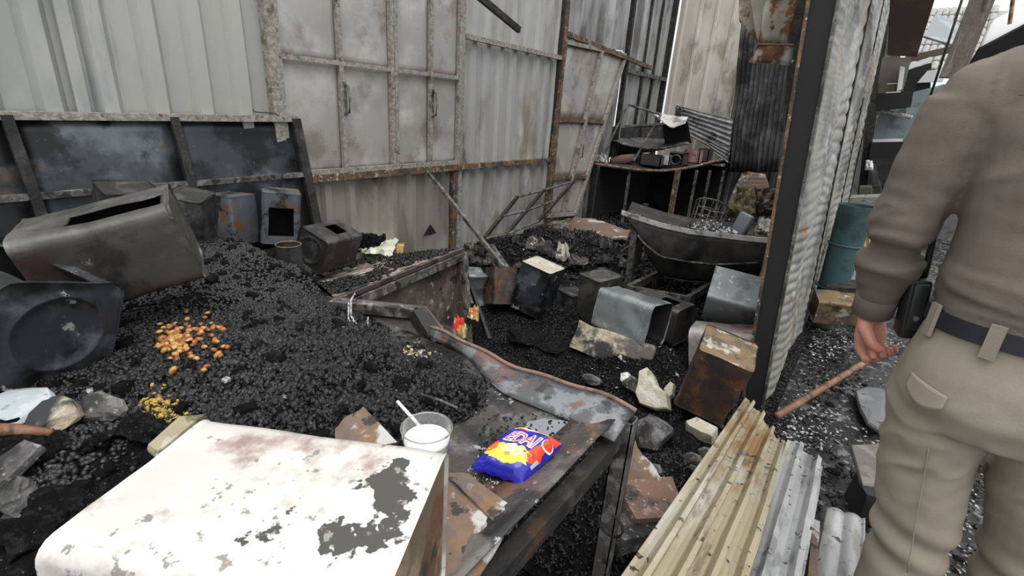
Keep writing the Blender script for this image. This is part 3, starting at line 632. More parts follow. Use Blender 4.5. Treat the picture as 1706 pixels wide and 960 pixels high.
make_tin([[0.028,-0.987,0.156],[0.996,0.041,0.078],[-0.083,0.154,0.985]], (-3.052,0.847,0.77), 'dark tin with ring-embossed top standing behind the torn grey-brown tin', MT['tin_black'], s=.84, ends=('ring','ring'), seed=7)
make_tin([[.75,-.62,.22],[.64,.77,0],[-.17,.14,.975]], at(318,368,x=-2.45), 'dark crumpled tin squeezed between the torn tin and the heat-tinted tin', MT['tin_black'], size=(.17,.17,.26), ends=('ring','plain'), seed=8, dent=.012)
make_tin([[0.982,-0.082,0.172],[0.07,0.995,0.072],[-0.177,-0.058,0.982]], (-1.745,2.775,0.255), 'black upright tin with cream ring-embossed lid on the stall floor', MT['tin_dark'], endmat=MT['tin_cream'], seed=9, dent=.004)
make_tin([[0.97,-0.13,0.204],[0.158,0.979,-0.127],[-0.183,0.156,0.971]], (-0.378,2.255,0.313), 'rust-brown upright tin with golden rusty lid next to the partition post', MT['tin_rust'], endmat=MT['tin_rustlid'], seed=10, dent=.007)
make_tin([[-0.025,0.14,0.99],[-0.167,0.976,-0.142],[-0.986,-0.169,-0.001]], (-0.925,2.502,0.373), 'blue-grey dented tin lying with a black open end above the concrete slab', MT['tin_bluegrey'], s=1.05, ends=('plain','open'), seed=11, dent=.009, rad=.03)
make_tin([[0.941,0.336,-0.032],[-0.337,0.939,-0.074],[0.005,0.081,0.997]], (-1.46,3.217,0.141), 'dark box-like tin with sagging grey lid beside the curved counter leg', MT['tin_grey'], s=.93, seed=12, dent=.012)
make_tin([[-0.113,0.156,0.981],[0.791,-0.583,0.184],[0.601,0.797,-0.057]], (-0.463,2.956,0.473), 'tilted blue-grey tin leaning under the curved counter', MT['tin_bluegrey'], s=1.0, seed=13, dent=.005, ends=('plain','plain'))
make_tin([[0.211,-0.085,0.974],[-0.027,0.995,0.092],[-0.977,-0.046,0.207]], (-0.442,2.746,0.251), 'mauve tin lying behind the rust-brown tin', MT['tin_pink'], seed=14, dent=.008, rad=.04, ends=('plain','plain'))
make_tin([[-0.494,0.83,-0.258],[-0.861,-0.427,0.275],[0.118,0.358,0.926]], (-2.626,3.532,-0.172), 'reddish-black open tin with sticks in it, left of the cream-lidded tin', MT['tin_rust'], s=.76, ends=('plain','open'), seed=15, dent=.012)
tc_ = at(1142,522,z=.33)
make_tin([[.0,.17,.985],[.0,.985,-.17],[-1,0,0]], tc_+V((-.19,.13,-.12)), 'brown-grey tin lying with a square cut-out on top, behind the blue-grey tin', MT['tin_grey'], ends=('plain','plain'), hole=(2,(-.55,.5),(-.1,.65)), seed=16, dent=.004)
make_tin([[.93,.35,0],[-.35,.93,.08],[0,-.08,1]], at(952,500,z=.08), 'low dark broken tin between the cream-lidded tin and the box-like tin', MT['tin_black'], size=(.22,.22,.15), seed=17, dent=.012)
make_tin([[0.001,-0.309,0.951],[0.227,0.926,0.3],[-0.974,0.216,0.071]], (-0.007,5.157,-0.099), 'black open tin with rusty rim in the passage behind the partition', MT['tin_rustlid'], s=.77, ends=('plain','plain'), seed=18, dent=.006)
make_tin([[.8,.6,0],[-.6,.8,0],[0,0,1]], at(783,478,z=.16), 'crushed grey tin beside the toppled cabinet', MT['tin_bluegrey'], size=(.2,.2,.24), seed=19, dent=.03)
# small round can beside the dark tipped tin
cc = at(484,445,z=.60); rr = root('round_can', cc, 'small scorched round can with a cream rim beside the tipped dark tin', 'can')
def ringc(c, r, z, n=28): return [c+V((r*math.cos(k*2*math.pi/n), r*math.sin(k*2*math.pi/n), z)) for k in range(n)]
CH = .12; CR = .06
G().loft([ringc(cc,CR,0), ringc(cc,CR,CH*.5), ringc(cc,CR*1.0,CH), ringc(cc,CR*.94,CH), ringc(cc,CR*.94,.02)], cap=True).build('body', MT['tin_grey'], rr, smooth=True, autosmooth=40)
G().tube([p for p in ringc(cc,CR,CH)+ringc(cc,CR,CH)[:1]], .0035, 6).build('rim', MT['tin_rustlid'], rr, smooth=True)

# ------------------------------------------------------------------ leaning blued panel behind the tins
lp = root('leaning_panel', (-2.95, .6, .5), 'blue-black framed metal panel leaning on the wall behind the tins', 'metal panel')
LT = V((-3.035, 1.80, 1.285)); LB = at(522,350,x=-2.93); ld = (LB-LT); LB = LT+ld*1.35
ydir = V((0, -2.6, -.02))
def lpq(u, v, off=0): return LT+ydir*u+(LB-LT)*v+V((off,0,0))
ust = [0, .262, .505, .76, 1.0]
for i in range(4):
    def pn(u, v, i=i):
        p = lpq(ust[i]+(ust[i+1]-ust[i])*u, v); p.x += .02*math.sin(math.pi*u)*fbm(p, 2, 90+i)-.02; return p
    G().grid(pn, 8, 10, .002).build('sheet', MT['panelblue'], lp, smooth=True)
G().beam(lpq(-.008,0,.0), lpq(1,0,0), .04, .035).build('top_rail', MT['frame'], lp)
for u in ust: G().beam(lpq(u,0,.008), lpq(u,1,.008), .035, .04 if u else .055, up=(0,1,0)).build('stile', MT['dark'], lp)
G().beam(lpq(0,.44,.008), lpq(1,.44,.008), .025, .028).build('mid_rail', MT['bar'], lp)
h0 = lpq(.03,0,0)
G().tube([h0+V((.02,.0,.0)), h0+V((.01,-.05,.03)), h0+V((.0,-.17,.035)), h0+V((.0,-.18,.05))], .003, 5).build('wire', MT['dark'], lp)

# ------------------------------------------------------------------ toppled cabinet
A = at(562,494,z=.62); B = at(771,412,z=.62); Bb = at(780,578,y=B.y-.06); dn_ = Bb-B; Ab = A+dn_; ev = V((-.95,-.17,-.26))
cb = root('toppled_cabinet', (A+B)/2+ev*.5+V((0,0,-.62)), 'brown metal cabinet tipped toward the wall with soot-covered top', 'cabinet')
MT['cab'] = M('maroon_brown_metal', (.075,.055,.048), [((.13,.095,.08), 5, .46, .66, 1), ((.03,.026,.025), 6, .5, .68, 2), ((.28,.25,.22), 16, .66, .76, 3), ((.015,.014,.014), 12, .64, .72, 4)], rough=.55, metal=.15, bump=.12)
MT['cabtop'] = M('mauve_ashy_top', (.22,.16,.135), [((.38,.37,.36), 9, .5, .64, 1), ((.12,.09,.08), 6, .5, .66, 2), ((.02,.02,.02), 9, .5, .62, 3)], rough=.75, bump=.3, bscale=80)
def ct(u, v): 
    p = A+(B-A)*u+ev*v; p.z += .012*fbm(p, 4, 95) - .03*sst(v*2)*sst(u*2)*.5; return p
G().grid(ct, 24, 20, .004).build('top_sheet', MT['cabtop'], cb, smooth=True)
dnn = dn_.normalized()
G().beam(A+dnn*.012, B+dnn*.012, .03, .02).build('top_lip', MT['cab'], cb)
G().beam(A+dnn*.055, B+dnn*.05, .035, .045).build('top_rail', MT['bar'], cb)
G().beam(B+dnn*.03, Bb, .045, .04, up=(1,0,0)).build('leg', MT['bar'], cb)
G().beam(A, Ab, .045, .04, up=(1,0,0)).build('leg', MT['bar'], cb)
for P in (A+ev, B+ev): G().beam(P, P+dn_, .04, .04, up=(1,0,0)).build('leg', MT['dark'], cb)
def sp_(u, v): p = A+(B-A)*u+dn_*(.06+.84*v)+V((-.03,0,0)); p.x += .012*fbm(p, 4, 97); return p
G().grid(sp_, 14, 10, .003).build('side_panel', MT['cab'], cb, smooth=True)
G().beam(A+(B-A)*.14+dnn*.07, A+(B-A)*.14+dn_*.8, .03, .03, up=(1,0,0)).build('stile', MT['bar'], cb)
G().beam(A+dn_*.9, B+dn_*.88, .03, .03).build('bottom_rail', MT['bar'], cb)
def ep_(u, v): return B+ev*u+dn_*(.05+.85*v)+V((0,-.03,0))
G().grid(ep_, 8, 6, .003).build('end_panel', MT['cab'], cb)
# soot and ash on the cabinet top
nN = 2600; U = rng.uniform(.05,.97,nN); Vv = rng.beta(1.2,1.2,nN); k = (np.sin(U*7+1)+np.sin(Vv*9)+rng.normal(0,.5,nN)) > 0
p = np.array([ct(a, b)[:] for a, b in zip(U[k], Vv[k])])+np.array([0,0,.006])
scatter('cabinet_soot', p, rng.uniform(.005,.022,len(p)), ((.9,1.6),(.6,1),(.2,.6)), OCT, MT['flakes'], tilt=.4, kind='stuff', label='black soot crumbs lying on top of the toppled cabinet', cat='char')
p = spread(lambda x, y: .52+0*x, 0, -2.9, -2.6, 1.9, 2.3) if False else np.array([at(px,py,x=-2.85)[:] for px,py in [(random.gauss(607,14), 393+abs(random.gauss(0,9))) for _ in range(300)]])
scatter('char_clump', p, rng.uniform(.012,.03,len(p)), ((.9,1.4),(.7,1),(.4,.9)), ico(), MT['char'], kind='stuff', label='clump of black char against the wall behind the tipped tin', cat='char')
def on_plane(px, py, P0, n):
    d = (at(px,py,d=1)-CAM_C); return CAM_C+d*((P0-CAM_C).dot(n)/d.dot(n))
cn = (B-A).cross(ev).normalized()
def crumple(name, pxs, P0, n, mat, h=.03, seed=0, th=.0015, nn=14, lift=.006, label='', cat='scrap', group=None, fr=7):
    c = [on_plane(px,py,P0,n)+n*lift for px,py in pxs]
    def fn(u, v):
        q = (c[0]*(1-u)+c[1]*u)*(1-v)+(c[3]*(1-u)+c[2]*u)*v; ctr = (c[0]+c[1]+c[2]+c[3])/4
        q = ctr+(q-ctr)*(1+.22*fbm(V((math.atan2(u-.5,v-.5)*1.2,seed,0)), 1, seed))
        return q+n*h*(.5+abs(fbm(V((u*fr,v*fr,seed)), .45, seed, 4)))*(1 if 0 < u < 1 and 0 < v < 1 else .3)
    return G().grid(fn, nn, nn, th).build(name, mat, smooth=True, autosmooth=35, label=label, cat=cat, group=group)
if cn.z < 0: cn = -cn
ZU = V((0,0,1))
crumple('plastic_sheet', ((602,424),(655,432),(662,400),(622,398)), ct(.6,.5), cn, MT['bag_white'], .05, 3, label='cream white crumpled plastic sheet on the cabinet top', cat='plastic sheet')
crumple('paper_scrap', ((660,424),(672,424),(674,406),(662,407)), ct(.7,.4), cn, MT['gold'], .01, 4, nn=6, label='small orange-brown scrap beside the cream plastic sheet', cat='scrap')

# fallen L-shaped frame on the heap
p1, p2, p3 = at(553,507,z=.745), at(692,520,z=.745), at(728,574,z=.67)
fr = root('fallen_frame', p2-V((0,0,.1)), 'bent L-shaped steel frame lying on the heap before the cabinet', 'metal frame')
G().beam(p1, p2, .04, .035).build('long_member', MT['bar'], fr)
G().beam(p2+V((.01,0,0)), p3, .05, .05).build('short_member', MT['dark'], fr)
q1, q2, q3 = p1+V((0,.03,.01)), p2+V((0.02,.03,.012)), p3+V((.03,.03,.015))
G().tube([q1,q2,q3], .008, 6).build('inner_edge', MT['cab'], fr)
G().add([p1-V((0,0,.02)),p2-V((0,0,.02)),p3-V((0,0,.02)),(p1+p3)/2-V((.1,0,.12)), p1-V((0,0,.024)),p2-V((0,0,.024)),p3-V((0,0,.024)),(p1+p3)/2-V((.1,0,.124))], [(0,1,2,3),(7,6,5,4)]).build('backing_sheet', MT['dark'], fr)
wp = [on_plane(px,py,p1+V((0,0,.02)),ZU)+V((0,0,h)) for px,py,h in ((592,502,.03),(586,512,.03),(585,525,.0),(592,534,-.01),(605,538,-.02),(612,536,-.02),(613,524,-.01))]
g = G(); g.tube(wp, .003, 6); g.tube([q+V((.012,-.01,.003)) for q in wp], .003, 6); g.tube([q+V((.02,-.025,.0)) for q in wp[1:6]], .003, 6)
g.build('white_wire', MT['ash'], label='loops of whitish wire hanging over the L-shaped frame', cat='wire', smooth=True)
# scorched cylinder, bar and packets beyond the rim
a, b = at(738,556,z=.60), at(800,606,z=.38)
cy = root('scorched_cylinder', b, 'grey scorched metal cylinder lying beyond the table rim', 'cylinder')
ax = (b-a).normalized()
G().tube([a,a+ax*.012,a+ax*.014,a+ax*.03,a+ax*.033,b], [.036,.038,.035,.035,.038,.038], 20).build('body', MT['tin_grey'], cy, smooth=True, autosmooth=40)
G().tube([a-ax*.004,a+ax*.006], [.033,.033], 18).build('cap', MT['bar'], cy)
MT['red'] = M('red_foil', (.50,.04,.02), [((.55,.30,.08), 30, .55, .65, 1)], rough=.35)
MT['packet'] = M('packet_foil', (.45,.33,.10), [((.50,.06,.03), 25, .5, .56, 1), ((.12,.22,.06), 28, .58, .64, 2), ((.6,.55,.45), 30, .6, .66, 3)], rough=.35)
crumple('torn_packet', ((752,556),(772,560),(775,546),(757,541)), V((0,0,.52)), ZU, MT['red'], .05, 11, nn=9, label='red torn foil packet behind the scorched cylinder', cat='packet')
crumple('torn_packet', ((758,568),(776,570),(779,556),(762,556)), V((0,0,.50)), ZU, MT['packet'], .05, 12, nn=9, label='yellow printed packet scrap next to the red foil', cat='packet')
crumple('torn_packet', ((778,534),(797,540),(798,520),(782,520)), V((0,0,.2)), ZU, MT['packet'], .05, 13, nn=9, label='pale printed packet scrap beside the cabinet leg', cat='packet')
G().beam(at(785,480,y=2.45), at(815,568,z=.06), .02, .045).build('burnt_slat', MT['dark'], label='black slat leaning beside the cabinet leg', cat='slat')  # single burnt slat leaning on its own

# ------------------------------------------------------------------ rods, rack and hanging bar by the wall
G().beam(at(712,286,x=-3.0), at(839,445,y=2.78), .028, .028).build('leaning_rod', MT['bar'], label='long thin steel rod leaning from the wall rail into a tin', cat='rod')
G().tube([at(820,410,y=3.0), at(848,452,y=2.75)], .02, 8).build('short_rod', MT['bar'], label='short thick rod stuck in the reddish-black tin', cat='rod')
rk = root('bent_rack', at(846,392,x=-2.72), 'thin bent steel rack leaning on the wall left of the rusty post', 'rack')
XT, XB = -2.99, -2.70
tp = [at(px,py,x=XT) for px,py in ((862,328),(906,317),(956,302))]; bt = [at(px,py,x=XB) for px,py in ((806,398),(843,391),(897,368))]
for i in range(3): G().beam(tp[i], bt[i], .03, .03).build('upright', MT['dark'], rk)
for t in (0, .5, 1): G().tube([tp[i]*(1-t)+bt[i]*t for i in range(3)], .013, 6).build('crossbar', MT['bar'], rk)
G().beam(at(805,0,x=-2.55)+ (at(805,0,x=-2.55)-at(865,50,x=-2.55))*.6, at(865,50,x=-2.55), .03, .045).build('hanging_bar', MT['dark'], label='black bar hanging into view from the roof above the wall rail', cat='bar')

# ------------------------------------------------------------------ far debris heap on the floor
def gz(x, y): return float(GF(np.array([x]), np.array([y]))[0])
def stand(px, py): # point on the charred ground under a pixel
    z = .1
    for _ in range(6): q = at(px,py,z=z); z = gz(q.x,q.y)
    return at(px,py,z=z)
MT['scrap'] = M('burnt_scrap', (.07,.062,.055), [((.20,.17,.13), 7, .5, .64, 1), ((.02,.02,.02), 6, .5, .64, 2), ((.34,.33,.31), 20, .64, .72, 3)], rough=.8, bump=.3)
random.seed(21)
for k in range(34):
    px, py = random.uniform(775,1050), random.uniform(398,450)
    q = stand(px, py); w_ = random.uniform(12,26); h_ = random.uniform(6,12)
    crumple('burnt_scrap', ((px-w_/2,py+h_/2),(px+w_/2,py+h_/2+random.uniform(-3,3)),(px+w_/2,py-h_/2),(px-w_/2,py-h_/2)), q, V((random.gauss(0,.2),-.3,1)).normalized(), [MT['scrap'],MT['tin_grey'],MT['dark'],MT['scrap'],MT['dark']][k % 5], random.uniform(.03,.08), 100+k, nn=7, lift=.02, label='crumpled burnt scrap on the debris heap before the far table', cat='scrap', group='burnt scraps on the far debris heap')
crumple('red_packet', ((1023,446),(1042,447),(1041,432),(1026,431)), stand(1032,440), V((0,-.5,1)).normalized(), MT['red'], .05, 140, nn=8, lift=.03, label='bright red packet scrap on the debris left of the counter leg', cat='packet')
crumple('cream_scrap', ((926,440),(952,438),(948,415),(934,412)), stand(940,436), V((0,-.7,1)).normalized(), MT['tin_cream'], .1, 141, nn=10, lift=.02, label='cream-brown crumpled scrap behind the cream-lidded tin', cat='scrap')
crumple('white_scrap', ((876,420),(905,424),(908,408),(882,404)), stand(893,418), V((0,-.4,1)).normalized(), MT['ash'], .08, 142, nn=10, lift=.02, label='ash-white crumpled foil left of the wire grid', cat='scrap')
# rust-stained mattress-like sheet
def rs(u, v):
    c = [at(935,392,y=5.0), at(1044,398,y=4.6), at(1050,384,y=5.3), at(948,362,y=5.6)]
    q = (c[0]*(1-u)+c[1]*u)*(1-v)+(c[3]*(1-u)+c[2]*u)*v
    return q+V((0,0,.06*math.sin(math.pi*min(1,u*1.1))*math.sin(math.pi*v*.6+.4)+.02*fbm(q, 5, 143)))
G().grid(rs, 26, 12, .03).build('rusty_sheet', MT['rustsheet'], smooth=True, label='rust-stained curled sheet lying in front of the far table', cat='metal sheet')
def rs2(u, v):
    c = [at(872,398,y=4.3), at(940,384,y=4.7), at(952,361,y=5.2), at(895,378,y=4.8)]
    q = (c[0]*(1-u)+c[1]*u)*(1-v)+(c[3]*(1-u)+c[2]*u)*v; return q+V((0,0,.02*fbm(q, 5, 144)))
G().grid(rs2, 14, 8, .004).build('flat_scrap', MT['scrap'], smooth=True, label='dull brown flat sheet under the wire grid near the rusty post', cat='metal sheet')
wg = root('wire_grid', at(915,396,y=4.4), 'rusty wire grid lying on the debris by the curled rusty sheet', 'wire grid')
wc = [at(876,402,y=4.25), at(958,402,y=4.35), at(950,374,y=4.75), at(890,376,y=4.7)]
wq = lambda u, v: (wc[0]*(1-u)+wc[1]*u)*(1-v)+(wc[3]*(1-u)+wc[2]*u)*v
for k in range(13): G().tube([wq(k/12,0), wq(k/12,.5)+V((0,0,.03)), wq(k/12,1)], .004, 5).build('wire', MT['rustframe'], wg)
for k in range(4): G().tube([wq(0,k/3), wq(.5,k/3)+V((0,0,.02)), wq(1,k/3)], .004, 5).build('wire', MT['rustframe'], wg)

# ------------------------------------------------------------------ curved counter (bowed tray on legs)
ck = root('curved_counter', at(1160,470,y=3.7)+V((0,0,-.35)), 'bowed metal counter with pale rim standing beside the partition post', 'counter')
rimp = [at(px,py,d=dd) for px,py,dd in ((1036,352,3.86),(1062,361,3.85),(1100,373,3.84),(1150,384,3.83),(1200,390,3.84),(1250,396,3.86),(1296,400,3.88))]
botp = [at(px,py,d=dd) for px,py,dd in ((1064,380,3.98),(1082,430,4.02),(1102,460,4.04),(1145,467,4.05),(1190,470,4.06),(1240,462,4.08),(1294,450,4.1))]
def lerpP(P, t): 
    t = max(0,min(.99999,t))*(len(P)-1); i = int(t); f = t-i; return P[i]*(1-f)+P[i+1]*f
MT['palerim'] = M('pale_rim', (.45,.43,.41), [((.58,.56,.54), 12, .48, .64, 1), ((.16,.14,.13), 9, .54, .7, 2)], rough=.6, metal=.1, bump=.15)
vd = V((-.28,.96,0))
def bowl(u, v):
    p = lerpP(rimp,u)*(1-v)+lerpP(botp,u)*v; return p - vd*.05*math.sin(math.pi*v) + V((0,0,-.01))
G().grid(bowl, 30, 8, .004).build('front_apron', M('smoked_apron', (.035,.032,.030), [((.07,.065,.06), 5, .5, .7, 1), ((.012,.012,.012), 4, .5, .7, 2)], rough=.5, metal=.25), ck, smooth=True)
def rimf(u, v): return lerpP(rimp,u)-vd*.012+V((0,0,.012-.034*v))
G().grid(rimf, 30, 2, .012).build('rim', MT['palerim'], ck, smooth=True, autosmooth=40)
def tray(u, v): return lerpP(rimp,u)+vd*(.62*v)+V((0,0,-.02-.035*math.sin(math.pi*v)))
G().grid(tray, 24, 10, .004).build('tray', MT['dark'], ck, smooth=True)
G().tube([bowl(t/20,.55)-vd*.012 for t in range(2,19)], .008, 6).build('apron_rib', MT['bar'], ck, smooth=True)
G().tube([lerpP(botp,t/20) for t in range(3,21)], .012, 6).build('bottom_lip', MT['bar'], ck, smooth=True)
for dx, base in ((0, at(1045,487,y=3.62)), (1, None)):
    if base is None: tp_ = lerpP(rimp,.97); base = V((tp_.x, tp_.y+.03, .02))
    else: tp_ = V((base.x-.01, base.y, rimp[0].z-.03)); base.z = .04
    G().beam(base, tp_, .05, .05, up=(1,0,0)).build('leg', MT['bar'], ck)
    G().beam(base+vd*.55, tp_+vd*.55, .045, .045, up=(1,0,0)).build('leg', MT['dark'], ck)
# low frame lying in front of / under the counter
lf = root('low_frame', at(1120,505,z=.15), 'low rectangular steel frame lying under the curved counter', 'metal frame')
ff = [at(1045,482,z=.22), at(1145,500,z=.22), at(1192,470,z=.2), at(1100,455,z=.2)]
for i in range(4): G().beam(ff[i], ff[(i+1)%4], .035, .06).build('member', MT['bar'], lf)
# things on the counter tray
bk = root('wire_basket', at(1175,392,y=4.05), 'wire basket full of white ash standing tilted on the curved counter', 'basket')
bc = at(1168,390,y=4.0); bx_ = at(1186,345,y=4.12)-bc; bx_.normalize(); s1 = bx_.cross(V((0,1,0))).normalized(); s2 = s1.cross(bx_)
def br(t, h, r): return bc+bx_*h+(s1*math.cos(t)+s2*math.sin(t))*r
HB = .25
for h, r in ((0,.11),(.06,.115),(.12,.12),(.18,.125),(HB,.13)): G().tube([br(k*2*math.pi/24,h,r) for k in range(25)], .004 if h < HB else .006, 5).build('hoop', MT['bar'], bk)
for k in range(14): t = k*2*math.pi/14; G().tube([br(t,0,.11), br(t,HB,.13)], .0035, 5).build('rib', MT['bar'], bk)
p = np.array([(bc+bx_*abs(random.gauss(.03,.05))+(s1*random.gauss(0,.05)+s2*random.gauss(0,.05)))[:] for _ in range(160)]+[(bc+V((.14,.02,-.0))+V((random.gauss(0,.06),random.gauss(0,.04),abs(random.gauss(0,.05)))))[:] for _ in range(120)])
scatter('foil_ash', p, rng.uniform(.008,.02,len(p)), ((.9,1.5),(.6,1),(.2,.6)), OCT, M('white_ash', (.66,.67,.68), [((.2,.2,.2), 40, .55, .65, 1)], rough=.8), kind='stuff', label='white foil-like ash inside and beside the wire basket', cat='ash')
def rbox(g, c, sx, sy, sz, Mr, r=.02):
    bm = bmesh.new(); bmesh.ops.create_cube(bm, size=1)
    for v in bm.verts: v.co = V((v.co.x*sx, v.co.y*sy, v.co.z*sz))
    bmesh.ops.bevel(bm, geom=list(bm.edges), offset=r, segments=3, profile=.5, affect='EDGES'); bm.verts.index_update()
    g.add([Mr @ v.co + V(c) for v in bm.verts], [tuple(v.index for v in f.verts) for f in bm.faces]); bm.free(); return g
gc = root('grey_container', at(1235,390,y=3.95), 'grey rounded plastic container standing on the curved counter', 'container')
Mr = Matrix.Rotation(R_(-35),3,'Z') @ Matrix.Rotation(R_(-14),3,'X') @ Matrix.Rotation(R_(8),3,'Y')
MT['greyplastic'] = M('grey_plastic', (.17,.19,.21), [((.10,.11,.12), 8, .52, .7, 1)], rough=.35)
rbox(G(), at(1237,374,y=3.95), .135, .05, .17, Mr, .02).build('body', MT['greyplastic'], gc, smooth=True)
rbox(G(), at(1237,374,y=3.95)+Mr@V((0,-.027,-.07)), .05, .006, .02, Mr, .002).build('tab', MT['white'], gc)
crumple('burnt_cloth', ((1255,394),(1298,398),(1302,366),(1262,374)), at(1280,388,y=4.0), V((0,-.5,.9)).normalized(), M('scorched_cloth', (.40,.37,.33), [((.03,.03,.03), 14, .48, .56, 1), ((.55,.53,.5), 10, .55, .7, 2)], rough=.9), .07, 150, label='pale cloth with burn holes at the post end of the counter', cat='cloth')
crumple('burnt_cloth', ((1210,362),(1262,372),(1258,320),(1232,322)), at(1235,350,y=4.5), V((0,-.75,.65)).normalized(), M('olive_cloth', (.17,.13,.07), [((.09,.07,.055), 7, .48, .62, 1)], rough=.95), .12, 151, nn=18, label='olive-brown draped cloth behind the wire basket', cat='cloth')
crumple('burnt_cloth', ((1232,366),(1302,364),(1300,322),(1252,326)), at(1270,352,y=4.7), V((.1,-.75,.65)).normalized(), M('brown_cloth', (.11,.075,.06), [((.05,.04,.036), 7, .48, .62, 1), ((.22,.16,.12), 9, .6, .72, 2)], rough=.95), .14, 152, nn=18, label='dark brown draped cloth behind the grey container', cat='cloth')
wave_sheet('bent_corrugated_sheet', at(1212,340,y=5.0), at(1228,345,y=4.9), at(1236,290,y=5.4), at(1250,292,y=5.3), 3, .012, MT['scrap'], warp=.01, seed=160, label='narrow corrugated strip standing on the far heap, left of the folded one', cat='metal sheet')
wave_sheet('bent_corrugated_sheet', at(1234,318,y=5.1), at(1246,286,y=5.4), at(1282,312,y=5.0), at(1276,292,y=5.3), 4, .014, MT['rustsheet'], warp=.01, seed=161, label='folded brown corrugated sheet on top of the far heap', cat='metal sheet')
G().beam(at(1255,330,y=5.0), at(1300,326,y=4.9), .05, .03).build('charred_plank', MT['bar'], label='grey plank lying across the far heap by the post', cat='plank')
G().beam(at(1282,350,y=4.8), at(1302,330,y=4.9), .06, .02).build('charred_plank', MT['tin_grey'], label='short grey board end beside the yellow packet', cat='plank')
crumple('yellow_packet', ((1303,325),(1315,325),(1316,311),(1305,311)), at(1309,318,y=4.9), V((0,-1,.2)).normalized(), M('yellow_foil', (.62,.36,.05), [((.6,.5,.3), 20, .55, .65, 1)], rough=.4), .03, 153, nn=7, label='yellow packet at the far heap next to the partition post', cat='packet')

# ------------------------------------------------------------------ far table with burnt furniture on it
ft = root('far_table', (-2.5, 7.0, 0), 'bow-fronted table at the far end loaded with burnt furniture', 'table')
edge = [V((-3.02,5.98,.80)), V((-2.75,6.05,.79)), at(1060,283,y=6.25), at(1100,285,y=6.4), at(1132,282,y=6.6), at(1160,277,y=6.85), at(1185,270,y=7.1), at(1206,266,y=7.3)]
def ftop(u, v):
    p = lerpP(edge,u); q = V((p.x-.02*v if u < .9 else p.x, 7.95, .86)); return p*(1-v)+q*v
G().grid(ftop, 24, 8, .02).build('tabletop', MT['dark'], ft, smooth=True, autosmooth=30)
G().tube([lerpP(edge,t/24)+V((0,-.01,0)) for t in range(25)], .02, 6).build('front_edge', MT['rustframe'], ft)
for px, y, mt, ww in ((1127,6.55,'rustframe',.06),(1047,6.2,'bar',.03),(1158,6.85,'bar',.03),(1180,7.1,'bar',.03),(1203,7.3,'bar',.03),(988,6.02,'dark',.05)):
    q = at(px,300,y=y); G().beam((q.x,q.y,.0), (q.x,q.y,.8), ww, ww, up=(1,0,0)).build('leg', MT[mt], ft)
G().box((-2.42,7.9,.40), (1.25,.02,.8)).build('dark_void_back', MT['black'], ft)  # black board added to make the dark void of shade and soot
G().box((-3.0,7.0,.40), (.02,1.8,.8)).build('dark_void_side', MT['black'], ft)  # second black board added for the same shaded, sooty void
sb = root('burnt_bench_back', (-2.85,6.6,.82), 'black sheet backrest with pale top rail on the far table', 'bench back')
b0, b1, b2, b3 = at(987,266,y=6.3), at(1105,250,y=7.5), at(1105,206,y=7.5), at(987,215,y=6.3)
G().grid(lambda u, v: (b0*(1-u)+b1*u)*(1-v)+(b3*(1-u)+b2*u)*v+V((0,.02*math.sin(u*9),0)), 16, 6, .004).build('sheet', MT['dark'], sb, smooth=True)
G().beam(b3, b2, .03, .03).build('top_rail', MT['bar'], sb)
for t in (0,.33,.66,1): G().beam(b0*(1-t)+b1*t, b3*(1-t)+b2*t, .03, .03, up=(0,1,0)).build('upright', MT['dark'], sb)
ch = root('burnt_chair_frame', at(1060,270,y=6.75), 'skewed burnt chair frame with sagging seat on the far table', 'chair')
t1, t2 = at(1046,174,y=6.7), at(1101,191,y=6.7); f1, f2 = at(1001,268,y=6.35), at(1056,268,y=6.45)
G().tube([t1,f1], .016, 8).build('side_bar', MT['bar'], ch); G().tube([t2,f2], .016, 8).build('side_bar', MT['bar'], ch)
G().tube([t1,t2], .016, 8).build('top_bar', MT['bar'], ch)
s0, s1_ = at(1019,233,y=6.5), at(1072,252,y=6.55)
def seat(u, v):
    a = s0*(1-u)+at(1148,240,y=6.8)*u; b = at(1055,226,y=7.1)*(1-u)+at(1146,228,y=7.2)*u
    p = a*(1-v)+b*v; p.z -= .09*math.sin(math.pi*min(1,u*1.05))*(1-v*.6); return p
G().grid(seat, 20, 8, .015).build('seat', MT['sheet_black'], ch, smooth=True)
G().tube([seat(t/20,0) for t in range(21)], .014, 6).build('seat_edge', MT['scrap'], ch, smooth=True)
def drape(u, v):
    a = at(1085,188,y=6.9)*(1-u)+at(1146,197,y=6.9)*u; b = at(1106,206,y=6.6)*(1-u)+at(1142,206,y=6.6)*u
    p = a*(1-v)+b*v; p.z += -.05*math.sin(math.pi*u)*v+.015*fbm(p,6,170); return p
G().grid(drape, 14, 8, .01).build('draped_cloth', MT['palerim'], smooth=True, label='pale stiff cloth draped over the burnt chair frame', cat='cloth')
g = G().grid(lambda u, v: (at(1104,208,y=6.8)*(1-u)+at(1146,202,y=6.8)*u)*(1-v)+(at(1108,238,y=6.95)*(1-u)+at(1152,238,y=6.95)*u)*v, 6, 6, .01); g.build('back_panel', MT['black'], ch)
crumple('cloth_knot', ((1126,196),(1137,196),(1138,187),(1127,187)), at(1131,192,y=6.75), V((0,-.6,.8)), MT['dark'], .08, 171, nn=8, label='black knotted scrap on top of the pale draped cloth', cat='scrap')
crumple('white_rag', ((986,276),(1013,277),(1012,262),(988,262)), at(999,270,y=6.15), V((0,-.7,.7)), MT['ash'], .1, 172, nn=12, label='crumpled white rag at the left corner of the far table', cat='rag')
